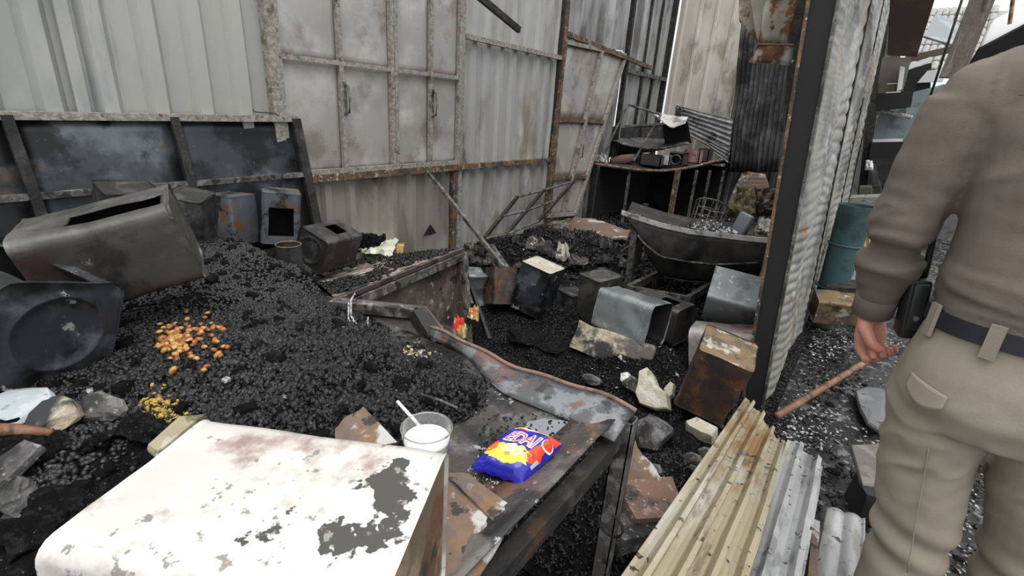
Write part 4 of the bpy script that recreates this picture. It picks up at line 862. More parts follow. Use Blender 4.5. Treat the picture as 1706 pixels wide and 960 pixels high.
rl = at(1018,272,y=6.3); rl2 = at(1055,264,y=6.5); G().tube([rl,(rl+rl2)/2+V((0,0,.01)),rl2], [.06,.07,.06], 14).build('brown_roll', M('brown_roll', (.10,.055,.045), [((.18,.11,.08), 6, .5, .66, 1)], rough=.9), label='brown rolled bundle lying on the far table', cat='bundle', smooth=True)
def small_box(px0, py0, px1, py1, y, dep, mat, label, openf=None, name='burnt_box'):
    c = at((px0+px1)/2, py1, y=y); top = at((px0+px1)/2, py0, y=y); wl_ = at(px0,py1,y=y); wr_ = at(px1,py1,y=y); W = (wr_-wl_).length; H = top.z-c.z
    r = root(name, c+V((0,dep/2,0)), label, 'box'); t = .012
    g = G(); bx = lambda cx, cy, cz, sx, sy, sz: g.box(c+V((cx,cy,cz)), (sx,sy,sz))
    bx(0,dep/2,t/2,W,dep,t); bx(-W/2+t/2,dep/2,H/2,t,dep,H); bx(W/2-t/2,dep/2,H/2,t,dep,H); bx(0,dep-t/2,H/2,W,t,H)
    if openf != 'front': bx(0,t/2,H/2,W,t,H)
    g.build('shell', mat, r)
    if openf == 'front':
        G().box(c+V((0,dep/2,H-t/2)), (W,dep,t)).build('top', mat, r)
        cx = c+V((0,-.004,H*.45)); G().tube([cx+V((H*.38*math.cos(k*.3142),0,H*.36*math.sin(k*.3142))) for k in range(21)], .012, 6).build('round_rim', mat, r, smooth=True)
    return r
small_box(1064,259,1099,277,6.5,.2,MT['tin_grey'],'grey square-sided box on the far table below the sagging seat')
small_box(1100,258,1114,276,6.62,.15,MT['palerim'],'small pale bent box between the grey box and the round-mouthed one')
small_box(1112,254,1137,276,6.66,.2,MT['tin_grey'],'grey box with a round mouth on the far table','front')
small_box(1137,250,1163,272,6.85,.2,M('pink_box',(.26,.11,.12),[((.36,.24,.24),9,.5,.64,1)],rough=.7),'pink open box on the far table')
small_box(1160,248,1178,270,7.0,.2,MT['tin_grey'],'open grey tray box right of the pink one on the far table')

# ------------------------------------------------------------------ peeled sheet hanging from above, near the post
hp = root('hanging_duct', at(1285,90,d=3.0), 'peeled cream and rust metal trim hanging from the roof', 'metal trim')
def quadg(c, nu=8, nv=10, th=.004, warp=.02, seed=0):
    def fn(u, v):
        q = (c[0]*(1-u)+c[1]*u)*(1-v)+(c[3]*(1-u)+c[2]*u)*v; return q+V((0,1,0))*warp*fbm(q,5,seed)
    return G().grid(fn, nu, nv, th)
D = 3.0
a_ = lambda px, py, dd=D: at(px,py,d=dd)
quadg([a_(1228,-60),a_(1262,-60),a_(1263,72),a_(1232,36,2.95)], seed=1).build('cream_fold', MT['peeled'], hp, smooth=True)
quadg([a_(1240,-60,2.9),a_(1285,-60,3.02),a_(1272,36,3.0),a_(1262,74,2.95)], seed=2).build('cream_fold', M('cream_metal', (.46,.45,.39), [((.36,.33,.26), 5, .52, .7, 1)], rough=.5), hp, smooth=True)
quadg([a_(1282,-60,3.02),a_(1338,-60,3.1),a_(1312,72,3.05),a_(1264,72,2.96)], seed=3, warp=.03).build('rusty_strip', MT['peeled'], hp, smooth=True)
quadg([a_(1260,74,2.95),a_(1322,76,3.0),a_(1318,108,3.0),a_(1250,104,2.93)], nv=4, seed=4).build('gutter_front', MT['peeled'], hp, smooth=True)
quadg([a_(1250,104,2.93),a_(1318,108,3.0),a_(1322,100,3.15),a_(1256,96,3.1)], nv=3, seed=5).build('gutter_bottom', MT['rustsheet'], hp, smooth=True)
G().tube([a_(1250,104,2.93),a_(1262,74,2.94),a_(1322,75,2.99)], .006, 6).build('gutter_edge', MT['rustsheet'], hp)
# black charred beam behind it next to the post
G().beam(at(1335,-40,y=3.4), at(1322,300,y=3.4), .10, .06, up=(0,1,0)).build('charred_stud', MT['dark'], label='black charred stud standing just behind the partition post', cat='stud')

# ------------------------------------------------------------------ foreground corrugated roof sheets (right of the table)
fA, fB, fC = at(1245,658,z=.35), at(1312,747,z=.345), at(1366,784,z=.335)
dv_ = (at(1418,410,d=1)-CAM_C).normalized()
def roof_sheet(P, Q, L, nrib, mat, label, seed, rag=.05, lift=0):
    side = (Q-P); along = -dv_; n = side.cross(along).normalized()
    if n.z < 0: n = -n
    cols = []
    for k in range(nrib):
        for t in (0,.12,.2,.42,.5,.62,.70,.82): cols.append((k+t)/nrib)
    cols.append(1.0); nu = len(cols)-1
    def prof(t):
        t = (t*nrib) % 1
        if t < .12: return .0
        if t < .20: return .022*(t-.12)/.08
        if t < .42: return .022
        if t < .50: return .022*(1-(t-.42)/.08)
        if t < .62: return 0
        if t < .70: return .007
        return 0 if t > .8 else .004
    def fn(u, v):
        t = cols[int(round(u*nu))]
        start = rag*fbm(V((t*6,seed,0)), 1, seed)
        p = P+side*t+along*(start*(1-v)+L*v)
        return p+n*(prof(t)+lift+.012*fbm(p, 2.5, seed)) + n*(.02*math.sin(v*5+seed))
    return G().grid(fn, nu, 40, .002).build('corrugated_roof_sheet', mat, smooth=True, autosmooth=28, label=label, cat='metal sheet')
roof_sheet(fB+ (fA-fB)*.0, fA, 1.75, 4, MT['tan_corr'], 'tan scorched corrugated roof sheet lying in the right foreground', 5, .03)
roof_sheet(fC, fB+(fA-fB)*.06, 1.55, 2, MT['white_corr'], 'bare silvery corrugated roof sheet overlapping the tan one on its right', 8, .02, .004)
sA, sB = at(1378,846,z=.16), at(1441,866,z=.16)
def low_sheet(u, v):
    a = sA*(1-u)+sB*u; b = at(1352,975,z=.20)*(1-u)+at(1438,990,z=.20)*u
    return a*(1-v)+b*v+V((0,0,.012*abs(math.sin(u*7))+.01*fbm(a, 3, 9)))
G().grid(low_sheet, 30, 16, .002).build('corrugated_roof_sheet', MT['white_corr'], smooth=True, label='lower grey corrugated sheet end by the officer trouser leg', cat='metal sheet')
# rust bracket under the silvery sheet
G().beam(at(1356,880,z=.22), at(1348,975,z=.28), .02, .06).build('rusty_strip', MT['rustsheet'], label='rusty strip edge under the silvery roof sheet', cat='strip')

# ------------------------------------------------------------------ rubble on the floor
def slab(name, c, sx, sy, sz, Mr, mat, seed, chip=.012, **kw):
    bm = bmesh.new(); bmesh.ops.create_cube(bm, size=1); bmesh.ops.subdivide_edges(bm, edges=list(bm.edges), cuts=5, use_grid_fill=True)
    g = G()
    for v in bm.verts:
        q = V((v.co.x*sx, v.co.y*sy, v.co.z*sz)); k = sum(abs(a) > .49 for a in v.co)
        if k >= 2: q *= 1-(.03*abs(nz(q,20,seed))+.01*k)
        q += V((nz(q,9,seed),nz(q,9,seed+1),nz(q,9,seed+2)))*chip*1.6
        v.co = Mr @ q + V(c)
    bm.verts.index_update(); g.add([v.co.copy() for v in bm.verts], [tuple(v.index for v in f.verts) for f in bm.faces]); bm.free()
    return g.build(name, mat, smooth=True, autosmooth=30, **kw)
def frame_of(a, b, roll=0):
    x = (V(b)-V(a)).normalized(); z = V((0,0,1)); y = z.cross(x).normalized(); z = x.cross(y)
    return Matrix((x,y,z)).transposed() @ Matrix.Rotation(R_(roll),3,'X')
a, b = at(956,556,z=.19), at(1088,604,z=.14)
slab('concrete_slab', (a+b)/2, (b-a).length*.98, .085, .17, frame_of(a,b,-28), MT['conc'], 1, label='long scorched concrete slab leaning below the blue-grey tin', cat='concrete slab')
def prism(name, pxs, P0, n, th, mat, seed, **kw):
    """chipped block: outline on a tilted plane, real thickness behind it"""
    n = V(n).normalized(); c = [on_plane(px,py,P0,n) for px,py in pxs]; k = len(c); ctr = sum(c, V())/k
    g = G(); R1 = [q-n*th for q in c]; R2 = c; R3 = [ctr+(q-ctr)*.94+n*.008 for q in c]
    R4 = [ctr+(q-ctr)*.45+n*(.010+.006*nz(q,20,seed)) for q in c]
    g.loft([R1,R2,R3,R4], True); return g.build(name, mat, **kw)
nrm = V((-.1,-.75,.6))
prism('plaster_chunk', ((1065,618),(1078,612),(1086,622),(1093,640),(1110,655),(1113,681),(1090,682),(1066,673),(1058,655),(1062,640)), at(1085,650,z=.14), nrm, .07, MT['plaster'], 2, label='cream plaster chunk standing on the char near the concrete slab', cat='plaster')
prism('plaster_chunk', ((1106,648),(1117,636),(1123,640),(1120,658),(1111,666)), at(1113,655,z=.13), nrm, .04, MT['plaster'], 3, label='small plaster piece right of the cream plaster chunk', cat='plaster')
prism('plaster_chunk', ((1035,622),(1046,620),(1050,636),(1040,640),(1034,634)), at(1042,632,z=.14), nrm, .04, M('white_plaster', (.62,.62,.60), [((.3,.3,.28), 20, .58, .68, 1)], rough=.9), 4, label='tiny white plaster bit left of the cream plaster chunk', cat='plaster')
prism('plaster_chunk', ((1142,703),(1160,696),(1196,714),(1186,728),(1168,722),(1146,710)), at(1168,712,z=.16), V((-.1,-.3,1)), .05, MT['plaster'], 5, label='flat pale stone at the foot of the rust-brown tin', cat='stone')
def stone(px, py, z, r, sc, mat, seed, label, name='stone', cat='stone', group=None, M_=None):
    return rock(at(px,py,z=z), r, seed, sc, M=M_).build(name, mat, label=label, cat=cat, group=group)
stone(1085,722,.15,.11,(1,1.05,.85),MT['stone'],11,'large dark sooty stone right of the table corner leg')
stone(1050,640,.12,.055,(1,1,.8),MT['stone'],12,'dark stone just left of the cream plaster chunk')
stone(1152,775,.12,.06,(1,1,.8),MT['stone'],13,'dark stone under the left edge of the tan roof sheet')
stone(1135,735,.10,.08,(1.2,1,.5),MT['char'],14,'black wet char slab between the dark stone and pale stone',name='char_slab',cat='char')
stone(1178,760,.10,.05,(1,1,.6),MT['stone'],15,'small grey stone beside the tan roof sheet below the pale stone')
stone(875,560,.10,.12,(1.3,1,.35),MT['char'],16,'flat black char clod on the floor below the cream-lidded tin',name='char_clod',cat='char')
stone(920,575,.09,.10,(1.4,1,.3),MT['char'],17,'flat black char clod left of the concrete slab end',name='char_clod',cat='char')
stone(985,632,.08,.05,(1.2,1,.5),MT['stone'],18,'grey pebble-like lump on the char left of the plaster')
a, b = at(1112,790,z=.13), at(1140,757,z=.13); slab('brick_sliver', (a+b)/2, .12, .03, .03, frame_of(a,b), MT['brick'], 6, label='thin brick-red sliver beside the dark stone', cat='brick')
c0 = at(1083,838,z=.30); slab('brick', c0, .19, .13, .075, frame_of(at(1045,846,z=.3), at(1120,838,z=.3), 18), MT['brick'], 7, .008, label='reddish burnt brick by the table leg', cat='brick')
c0 = at(1055,820,z=.24); slab('brick', c0, .16, .10, .07, frame_of(at(1040,815,z=.25), at(1075,850,z=.25), 5), MT['brick'], 8, .008, label='dark brick wedged behind the table leg under the reddish one', cat='brick')
c0 = at(1062,885,z=.26); slab('brick', c0, .16, .10, .07, frame_of(at(1040,890,z=.25), at(1090,880,z=.25), 0), MT['stone'], 9, .01, label='sooty brick lowest in the pile by the table leg', cat='brick')
quadg([at(1040,742,z=.34), at(1062,732,z=.36), at(1112,800,z=.30), at(1040,800,z=.28)], 10, 10, .004, .05, 12).build('rusted_plate', MT['rustsheet'], smooth=True, autosmooth=40, label='crumpled rusty plate above the reddish brick by the table leg', cat='metal plate')
random.seed(5)
for k in range(14):
    px, py = random.uniform(1035,1220), random.uniform(690,800); q = stand(px,py)
    rock(q+V((0,0,.02)), random.uniform(.02,.045), 200+k, (1.2,1,.6), sub=1).build('char_lump', MT['char'] if k % 3 else MT['stone'], label='small black rubble lump between the table leg and the tan roof sheet', cat='rubble', group='rubble lumps by the roof sheet')

# passage: slates, box, stick
prism('slate_sheet', ((1425,652),(1442,645),(1490,648),(1492,730),(1470,722),(1445,705),(1432,680)), at(1460,690,z=.05), V((0,0,1)), .012, M('blue_slate', (.10,.105,.11), [((.16,.165,.17), 6, .5, .66, 1), ((.03,.03,.03), 12, .62, .7, 2)], rough=.35), 21, label='smooth dark slate sheet lying on the passage floor by the officer', cat='slate')
prism('flat_board', ((1416,742),(1480,740),(1482,808),(1436,812)), at(1450,775,z=.16), V((0,-.1,1)), .012, M('dusty_board', (.10,.095,.09), [((.17,.15,.13), 9, .5, .66, 1), ((.20,.11,.06), 10, .64, .74, 2)], rough=.7), 22, label='dusty grey board lying on a black block beside the officer knee', cat='board')
slab('black_block', at(1462,835,z=.08), .16, .16, .14, Matrix.Rotation(R_(15),3,'Z'), MT['black'], 23, label='black block under the dusty grey board', cat='block')
a, b = at(1294,694,z=.07), at(1452,597,z=.10)
G().tube([a,a*.66+b*.34,a*.3+b*.7,b], [.019,.018,.018,.017], 10).build('brown_stick', MT['stick'], smooth=True, label='brown round stick lying on the passage floor', cat='stick')
random.seed(9)
for k in range(26):
    px, py = random.uniform(1345,1700), random.uniform(560,950); q = at(px,py,z=.03)
    rock(q, random.uniform(.012,.035), 300+k, (1.3,1,.5), sub=1).build('char_lump', MT['char'], label='small black char lump on the passage floor', cat='rubble', group='char lumps in the passage')

# ------------------------------------------------------------------ left foreground clods
stone(30,682,.78,.065,(1.25,1,.5),M('bluish_plaster', (.36,.40,.42), [((.46,.49,.50), 9, .5, .64, 1), ((.14,.14,.14), 12, .58, .72, 2)], rough=.9, bump=.4),31,'bluish-white plaster lump at the left edge below the blue-black tin',name='plaster_lump',cat='plaster')
stone(100,690,.79,.055,(1.25,1,.6),MT['conc'],32,'tan stone beside the bluish-white lump')
stone(165,680,.78,.05,(1.5,.9,.5),MT['stone'],33,'grey-brown stone right of the tan stone')
a, b = at(-30,716,z=.80), at(86,722,z=.79); G().tube([a,(a+b)/2+V((0,0,.004)),b], [.013,.012,.008], 8).build('burnt_branch', MT['stick'], smooth=True, label='brown burnt branch below the bluish-white lump', cat='branch')
random.seed(31)
for k in range(24):
    px, py = random.uniform(-10,240), random.uniform(705,930)
    if py > 905-.78*(px-60) - 30 and px > 40: continue
    rock(at(px,py,z=.772), random.uniform(.022,.05), 400+k, (1.3,1,.6), sub=3, rough=1.1).build('char_clod', MT['char'] if k % 4 else MT['stone'], label='black char clod heaped left of the whitish tin', cat='char', group='char clods left of the whitish tin')
prism('slate_shard', ((-5,770),(45,735),(75,745),(20,800),(0,812)), at(35,770,z=.80), V((.2,-.2,1)), .008, MT['stone'], 34, label='ashen grey shard slanting among the black clods', cat='shard')
prism('tin_corner_scrap', ((245,748),(300,698),(345,694),(330,705),(262,762)), at(300,725,z=.80), V((0,0,1)), .006, M('olive_scrap', (.30,.27,.17), [((.12,.10,.06), 12, .5, .64, 1), ((.45,.43,.35), 10, .58, .7, 2)], rough=.6), 35, label='olive-pale metal scrap wedged along the left back edge of the whitish tin', cat='scrap')
p = np.array([[q.x,q.y,float(HF(np.array([q.x]),np.array([q.y]))[0])+.006] for q in [at(random.gauss(270,16),random.gauss(672,10),z=.77) for _ in range(120)]])
scatter('yellow_crumbs', p, rng.uniform(.003,.007,len(p)), ((.9,1.4),(.7,1),(.5,.9)), ico(), M('yellow_crumb', (.40,.27,.04), [((.2,.14,.03), 60, .5, .6, 1)], rough=.8), kind='stuff', label='mustard-yellow crumbs on the heap behind the whitish tin', cat='crumbs')
p = np.array([[q.x,q.y,float(HF(np.array([q.x]),np.array([q.y]))[0])+.006] for q in [at(random.gauss(690,10),random.gauss(585,5),z=.74) for _ in range(70)]])
scatter('tan_ash_patch', p, rng.uniform(.004,.010,len(p)), ((.9,1.4),(.7,1),(.3,.6)), OCT, M('tan_ash', (.42,.33,.19), rough=.9), kind='stuff', label='tan ash patch on the heap near the far rim', cat='ash')
# bright unburnt nuts
nm = bpy.data.meshes.new('nut'); bm = bmesh.new(); bmesh.ops.create_icosphere(bm, subdivisions=2, radius=1)
for v in bm.verts: v.co = V((v.co.x*.0092, v.co.y*.0062, v.co.z*.0052))
bm.to_mesh(nm); bm.free(); nm.shade_smooth()
NM = [M('nut_%d' % k, tuple(x*.8 for x in c), [((c[0]*.5,c[1]*.4,c[2]*.3), 90, .52, .64, 1)], rough=.4) for k, c in enumerate(((.52,.27,.07),(.60,.36,.12),(.40,.14,.03),(.25,.07,.03)))]
nmeshes = []
for mm in NM: q = nm.copy(); q.materials.append(mm); nmeshes.append(q)
random.seed(77)
for k in range(120):
    if k < 70: px, py = random.gauss(292,15), random.gauss(578,13)
    elif k < 108: px, py = random.gauss(335,26), random.gauss(560,18)
    else: px, py = random.uniform(270,380), random.uniform(540,640)
    q = at(px,py,z=.775); q.z = float(HF(np.array([q.x]),np.array([q.y]))[0])+.012
    o = bpy.data.objects.new('roasted_nut', nmeshes[random.choice((0,0,1,1,2,2,3))]); COL.objects.link(o); o.location = q
    o.rotation_euler = (random.gauss(0,.4), random.gauss(0,.4), random.uniform(0,6.28)); s_ = random.uniform(.95,1.4); o.scale = (s_,s_,s_)
    tag(o, 'orange roasted nut in the bright patch on the black heap', 'nut', 'orange nuts on the heap')
for k, (px, py, rr_) in enumerate(((376,633,.012),(472,662,.009),(390,605,.016),(545,590,.012),(150,650,.01),(700,587,.008))):
    rock(at(px,py,z=.785), rr_, 500+k, (1.3,1,.7), sub=1).build('pale_bit', MT['ash'] if k != 2 else MT['stone'], label=['white bead-like bit on the heap right of the orange nuts','white bead on the heap far right of the nuts','dark blue-grey chip just right of the orange nuts','reddish chip low on the heap before the L-shaped frame','white bit behind the grey-brown stone','pale bit in the tan ash patch'][k], cat='bit')
G().tube([at(702,657,z=.80), at(735,668,z=.79), at(762,680,z=.78)], .003, 6).build('burnt_twig', MT['bar'], label='thin burnt twig on the heap above the drink cup', cat='twig')

# ------------------------------------------------------------------ drink cup
cup0 = at(711,712,z=.885); CB = V((cup0.x, cup0.y, .775)); cu = root('drink_cup', CB, 'clear plastic cup of white drink with a straw behind the whitish tin', 'cup')
MT['clear'] = M('clear_plastic', (.95,.96,.95), rough=.05, trans=.95)
ch_ = .11
G().loft([ringc(CB,.036,0,36), ringc(CB,.046,ch_*.9,36), ringc(CB,.047,ch_,36), ringc(CB,.0455,ch_,36), ringc(CB,.0445,ch_*.9,36), ringc(CB,.0345,.003,36)], True).build('cup_wall', MT['clear'], cu, smooth=True, autosmooth=40)
G().tube(ringc(CB,.047,ch_,36)+ringc(CB,.047,ch_,36)[:1], .0016, 6).build('cup_rim', MT['clear'], cu, smooth=True)
G().loft([ringc(CB,.033,.005,36), ringc(CB,.0425,ch_*.78,36), ringc(CB,.02,ch_*.79,36)], True).build('drink', M('milky_drink', (.86,.87,.83), rough=.3), cu, smooth=True, autosmooth=40)
sa = CB+V((-.018,.015,ch_*.72)); sb_ = at(662,669,y=sa.y+.01); G().tube([sa, sb_], .0035, 10).build('straw', M('white_straw', (.8,.8,.82), rough=.3), cu, smooth=True)

# ------------------------------------------------------------------ snack bag
zb = TZ+.006
bagc = [at(783,784,z=zb+.005), at(869,812,z=zb+.004), at(938,746,z=zb+.02), at(852,722,z=zb+.012)]
sn = root('snack_bag', sum(bagc, V())/4-V((0,0,.01)), 'blue crisp packet with yellow and red print lying on the table', 'snack bag')
def bagf(u, v, s=1, off=0):
    p = (bagc[0]*(1-u)+bagc[1]*u)*(1-v)+(bagc[3]*(1-u)+bagc[2]*u)*v
    e = (max(0,1-(2*u-1)**4)**.6)*(max(0,1-(2*v-1)**4)**.6)
    wr_ = .004*fbm(V((u*4,v*4,3)), 1, 33)*e + .0025*math.sin(u*26+v*7)*(1-e)
    return p+V((0,0,(.038*e if s > 0 else -.004*e)+wr_*(1 if s > 0 else .2)+off+.006))
g = G(); n_ = 36
g.grid(lambda u, v: bagf(u,v,1), n_, n_); g.grid(lambda u, v: bagf(u,1-v,-1), n_, n_)
MT['bagblue'] = M('blue_foil', (.012,.012,.30), [((.02,.02,.42), 12, .5, .66, 1)], rough=.22, coat=.3)
bag = g.build('bag', MT['bagblue'], sn, smooth=True)
from mathutils.geometry import tessellate_polygon
def decal(poly, name, mat, off=.0008, sub=3):
    bm = bmesh.new(); vs_ = [bm.verts.new((x,y,0)) for x,y in poly]
    for t in tessellate_polygon([[V((x,y,0)) for x,y in poly]]): 
        try: bm.faces.new([vs_[i] for i in t])
        except ValueError: pass
    for _ in range(sub): 
        ed = [e for e in bm.edges if e.calc_length() > .03]
        if ed: bmesh.ops.subdivide_edges(bm, edges=ed, cuts=1); bmesh.ops.triangulate(bm, faces=list(bm.faces))
    bm.verts.index_update()
    g = G(); g.add([bagf(min(.99,max(.01,v.co.x)), min(.99,max(.01,v.co.y)), 1, off) for v in bm.verts], [tuple(v.index for v in f.verts) for f in bm.faces]); bm.free()
    return g.build(name, mat, bag, smooth=True)
PR = {k: M('print_'+k, c, rough=.25) for k, c in dict(yellow=(.85,.68,.05), red=(.72,.05,.02), white=(.8,.8,.8), magenta=(.62,.03,.10), orange=(.8,.30,.03), paleyellow=(.85,.78,.35), green=(.1,.25,.05), grey=(.45,.47,.5)).items()}
def star(cx, cy, rx, ry, n, amp, seed, rot=0):
    rd = random.Random(seed); return [(cx+rx*(1+rd.uniform(-amp,amp))*math.cos(t), cy+ry*(1+rd.uniform(-amp,amp))*math.sin(t)) for t in [k*2*math.pi/n for k in range(n)]]
decal(star(.88,.42,.10,.20,14,.12,2), 'red_print', PR['red'], .0006)
decal(star(.18,.32,.10,.10,12,.2,3), 'red_print', PR['red'], .0006)
decal(star(.50,.27,.40,.17,40,.16,1), 'yellow_print', PR['yellow'])
decal(star(.56,.32,.24,.09,24,.25,4), 'pale_print', PR['paleyellow'], .0011)
decal(star(.50,.23,.06,.035,8,.2,9), 'orange_print', PR['orange'], .0014)
decal(star(.74,.35,.03,.025,8,.2,10), 'red_print', PR['red'], .0014)
decal([(.18,.80),(.80,.86),(.78,.97),(.16,.96)], 'yellow_print', PR['yellow'])
decal([(.35,.82),(.55,.83),(.56,.93),(.40,.93)], 'white_print', PR['white'], .0011)
decal([(.30,.77),(.46,.78),(.48,.82),(.32,.81)], 'red_print', PR['magenta'], .0013)
decal([(.80,.80),(.985,.80),(.985,.97),(.80,.97)], 'red_print', PR['red'])
decal(star(.91,.69,.085,.11,20,.03,5), 'white_print', PR['white'], .0007); decal(star(.91,.70,.072,.095,20,.05,6), 'red_print', PR['red'], .0011)
decal(star(.89,.70,.02,.05,8,.3,7), 'green_print', PR['green'], .0014)
def letters(txt, x0, y0, sx, sy, shear, mat, off, name, grow):
    cu_ = bpy.data.curves.new('lettering', 'FONT'); cu_.body = txt; cu_.size = 1; cu_.offset = grow; cu_.resolution_u = 3
    ob = bpy.data.objects.new('lettering_tmp', cu_); COL.objects.link(ob); dg = bpy.context.evaluated_depsgraph_get(); dg.update()
    me = bpy.data.meshes.new_from_object(ob.evaluated_get(dg)); bpy.data.objects.remove(ob)
    g = G(); g.add([bagf(x0+(v.co.x+shear*v.co.y)*sx, y0+v.co.y*sy, 1, off) for v in me.vertices], [tuple(p.vertices) for p in me.polygons])
    return g.build(name, mat, bag, smooth=True)
letters('EDAI', .22, .48, .26, .33, .12, PR['white'], .0016, 'lettering_outline', .06)
letters('EDAI', .22, .48, .26, .33, .12, PR['magenta'], .0024, 'lettering', -.005)
decal([(.955,.22),(.985,.22),(.985,.40),(.955,.38)], 'label_print', PR['grey'], .001)
# back-side white label on the bag's right flank

# ------------------------------------------------------------------ the officer
def vox(g, voxel, smooth=6, disp=None):
    """fuse overlapping closed shells into one continuous surface"""
    me = bpy.data.meshes.new('tmp'); me.from_pydata([tuple(p) for p in g.v], [], g.f)
    bm = bmesh.new(); bm.from_mesh(me); bmesh.ops.recalc_face_normals(bm, faces=bm.faces); bm.to_mesh(me); bm.free()
    ob = bpy.data.objects.new('tmp', me); COL.objects.link(ob)
    r = ob.modifiers.new('r', 'REMESH'); r.mode = 'VOXEL'; r.voxel_size = voxel; r.use_smooth_shade = True
    s = ob.modifiers.new('s', 'SMOOTH'); s.factor = .5; s.iterations = smooth
    dg = bpy.context.evaluated_depsgraph_get(); dg.update()
    out = bpy.data.meshes.new_from_object(ob.evaluated_get(dg)); bpy.data.objects.remove(ob)
    g2 = G(); nr = [v.normal.copy() for v in out.vertices]
    g2.v = [v.co.copy() for v in out.vertices]; g2.f = [tuple(p.vertices) for p in out.polygons]
    if disp: g2.v = [p+n*disp(p) for p, n in zip(g2.v, nr)]
    return g2
def ell(cx, cy, z, hx, hy, n=32, ex=2.4, tilt=0):
    L = []
    for k in range(n):
        t = k*2*math.pi/n; c, s = math.cos(t), math.sin(t)
        L.append(V((cx+hx*math.copysign(abs(c)**(2/ex), c), cy+hy*math.copysign(abs(s)**(2/ex), s), z+tilt*s*hy)))
    return L
OX, OY = .345, 1.40
P = lambda x, y, z: V((OX+x, OY+y, z))
pe = root('person', (OX, OY, .03), 'person in khaki long-sleeved uniform seen from behind at the right edge', 'person')
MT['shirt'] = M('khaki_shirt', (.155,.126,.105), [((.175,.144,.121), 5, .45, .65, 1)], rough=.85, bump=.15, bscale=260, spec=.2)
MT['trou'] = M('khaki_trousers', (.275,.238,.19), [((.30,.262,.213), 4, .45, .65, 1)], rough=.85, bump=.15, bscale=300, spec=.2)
MT['skin'] = M('skin', (.46,.22,.16), [((.52,.21,.155), 18, .48, .64, 1), ((.40,.17,.12), 30, .6, .74, 2)], rough=.5, spec=.35)
g = G()
g.loft([ell(OX,OY,1.02,.165,.12), ell(OX,OY-.002,1.08,.172,.125), ell(OX,OY-.004,1.15,.176,.13), ell(OX,OY,1.25,.18,.135), ell(OX,OY+.005,1.38,.20,.14),
        ell(OX,OY+.01,1.48,.22,.13), ell(OX,OY+.015,1.56,.225,.115), ell(OX,OY+.02,1.615,.19,.10), ell(OX,OY+.03,1.66,.12,.085), ell(OX,OY+.04,1.70,.075,.075)], True)
sh, el, wr2 = P(-.225,.01,1.54), P(-.272,.03,1.255), P(-.268,.11,1.015)
def arm(g, a, e, w_, ra, re, rw):
    sg_ = 1 if a.x < OX else -1
    for c_, r_ in ((a+V((sg_*.018,0,-.022)), .084), (a+V((sg_*.06,.002,.0)), .085)):   # rounded deltoid
        g.loft([[c_+V((r_*math.cos(t)*math.cos(k*math.pi/10), r_*math.cos(t)*math.sin(k*math.pi/10), r_*math.sin(t))) for k in range(20)] for t in [-1.45+2.9*i/10 for i in range(11)]], True)
    g.tube([a*.92+e*.08, a*.8+e*.2, a*.45+e*.55, e*.9+a*.1, e*.92+w_*.08, e*.6+w_*.4, e*.2+w_*.8, w_], [ra*.96, ra, ra*.92, re*1.02, re*1.04, re*.98, rw*1.05, rw], 20)
arm(g, sh, el, wr2, .082, .064, .042)
shR, elR, wrR = P(.225,.01,1.54), P(.272,.03,1.255), P(.265,.11,1.015)
arm(g, shR, elR, wrR, .082, .064, .042)
def ridge(p, sc, seed): return 1-2*abs(fbm(p, sc, seed, 2))
def fold(p):
    q = p-V((OX,OY,0)); arm_ = q.x < -.215 or q.x > .215
    d = .004*fbm(V((q.x*2.0, q.y*2, q.z*9)), 1.2, 601, 3)
    wst = math.exp(-((q.z-1.155)/.05)**2)
    d += .011*wst*(ridge(V((q.x*3+q.z*2, q.y*3, q.z*20)), 1.0, 602)-.45)+.006*wst
    if arm_:
        e = math.exp(-((q.z-1.25)/.10)**2)+.6*math.exp(-((q.z-1.07)/.05)**2)
        d += .009*e*(ridge(V((q.x*5+q.z*8, q.y*7, q.z*17+q.y*9)), 1.0, 605)-.55) + .004*fbm(V((q.x*3, q.y*6, q.z*7)), 1, 606, 3)
    d += .010*math.exp(-((q.x+.14)/.08)**2-((q.z-1.40)/.10)**2)*(ridge(V((q.x*9-q.z*7, 0, q.z*6)), 1.0, 603)-.5)
    return d
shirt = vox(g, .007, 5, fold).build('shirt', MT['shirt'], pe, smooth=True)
# yoke seam across the shoulders
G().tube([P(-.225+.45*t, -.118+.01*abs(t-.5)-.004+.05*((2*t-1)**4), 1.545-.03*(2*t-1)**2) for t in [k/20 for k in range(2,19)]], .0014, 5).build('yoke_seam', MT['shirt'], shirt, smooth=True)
for e_, w_ in ((el,wr2),(elR,wrR)):
    ax = (w_-e_).normalized(); G().tube([w_-ax*.055, w_-ax*.05, w_+ax*.004, w_+ax*.006], [.040,.0465,.0455,.042], 24).build('cuff', MT['shirt'], shirt, smooth=True)
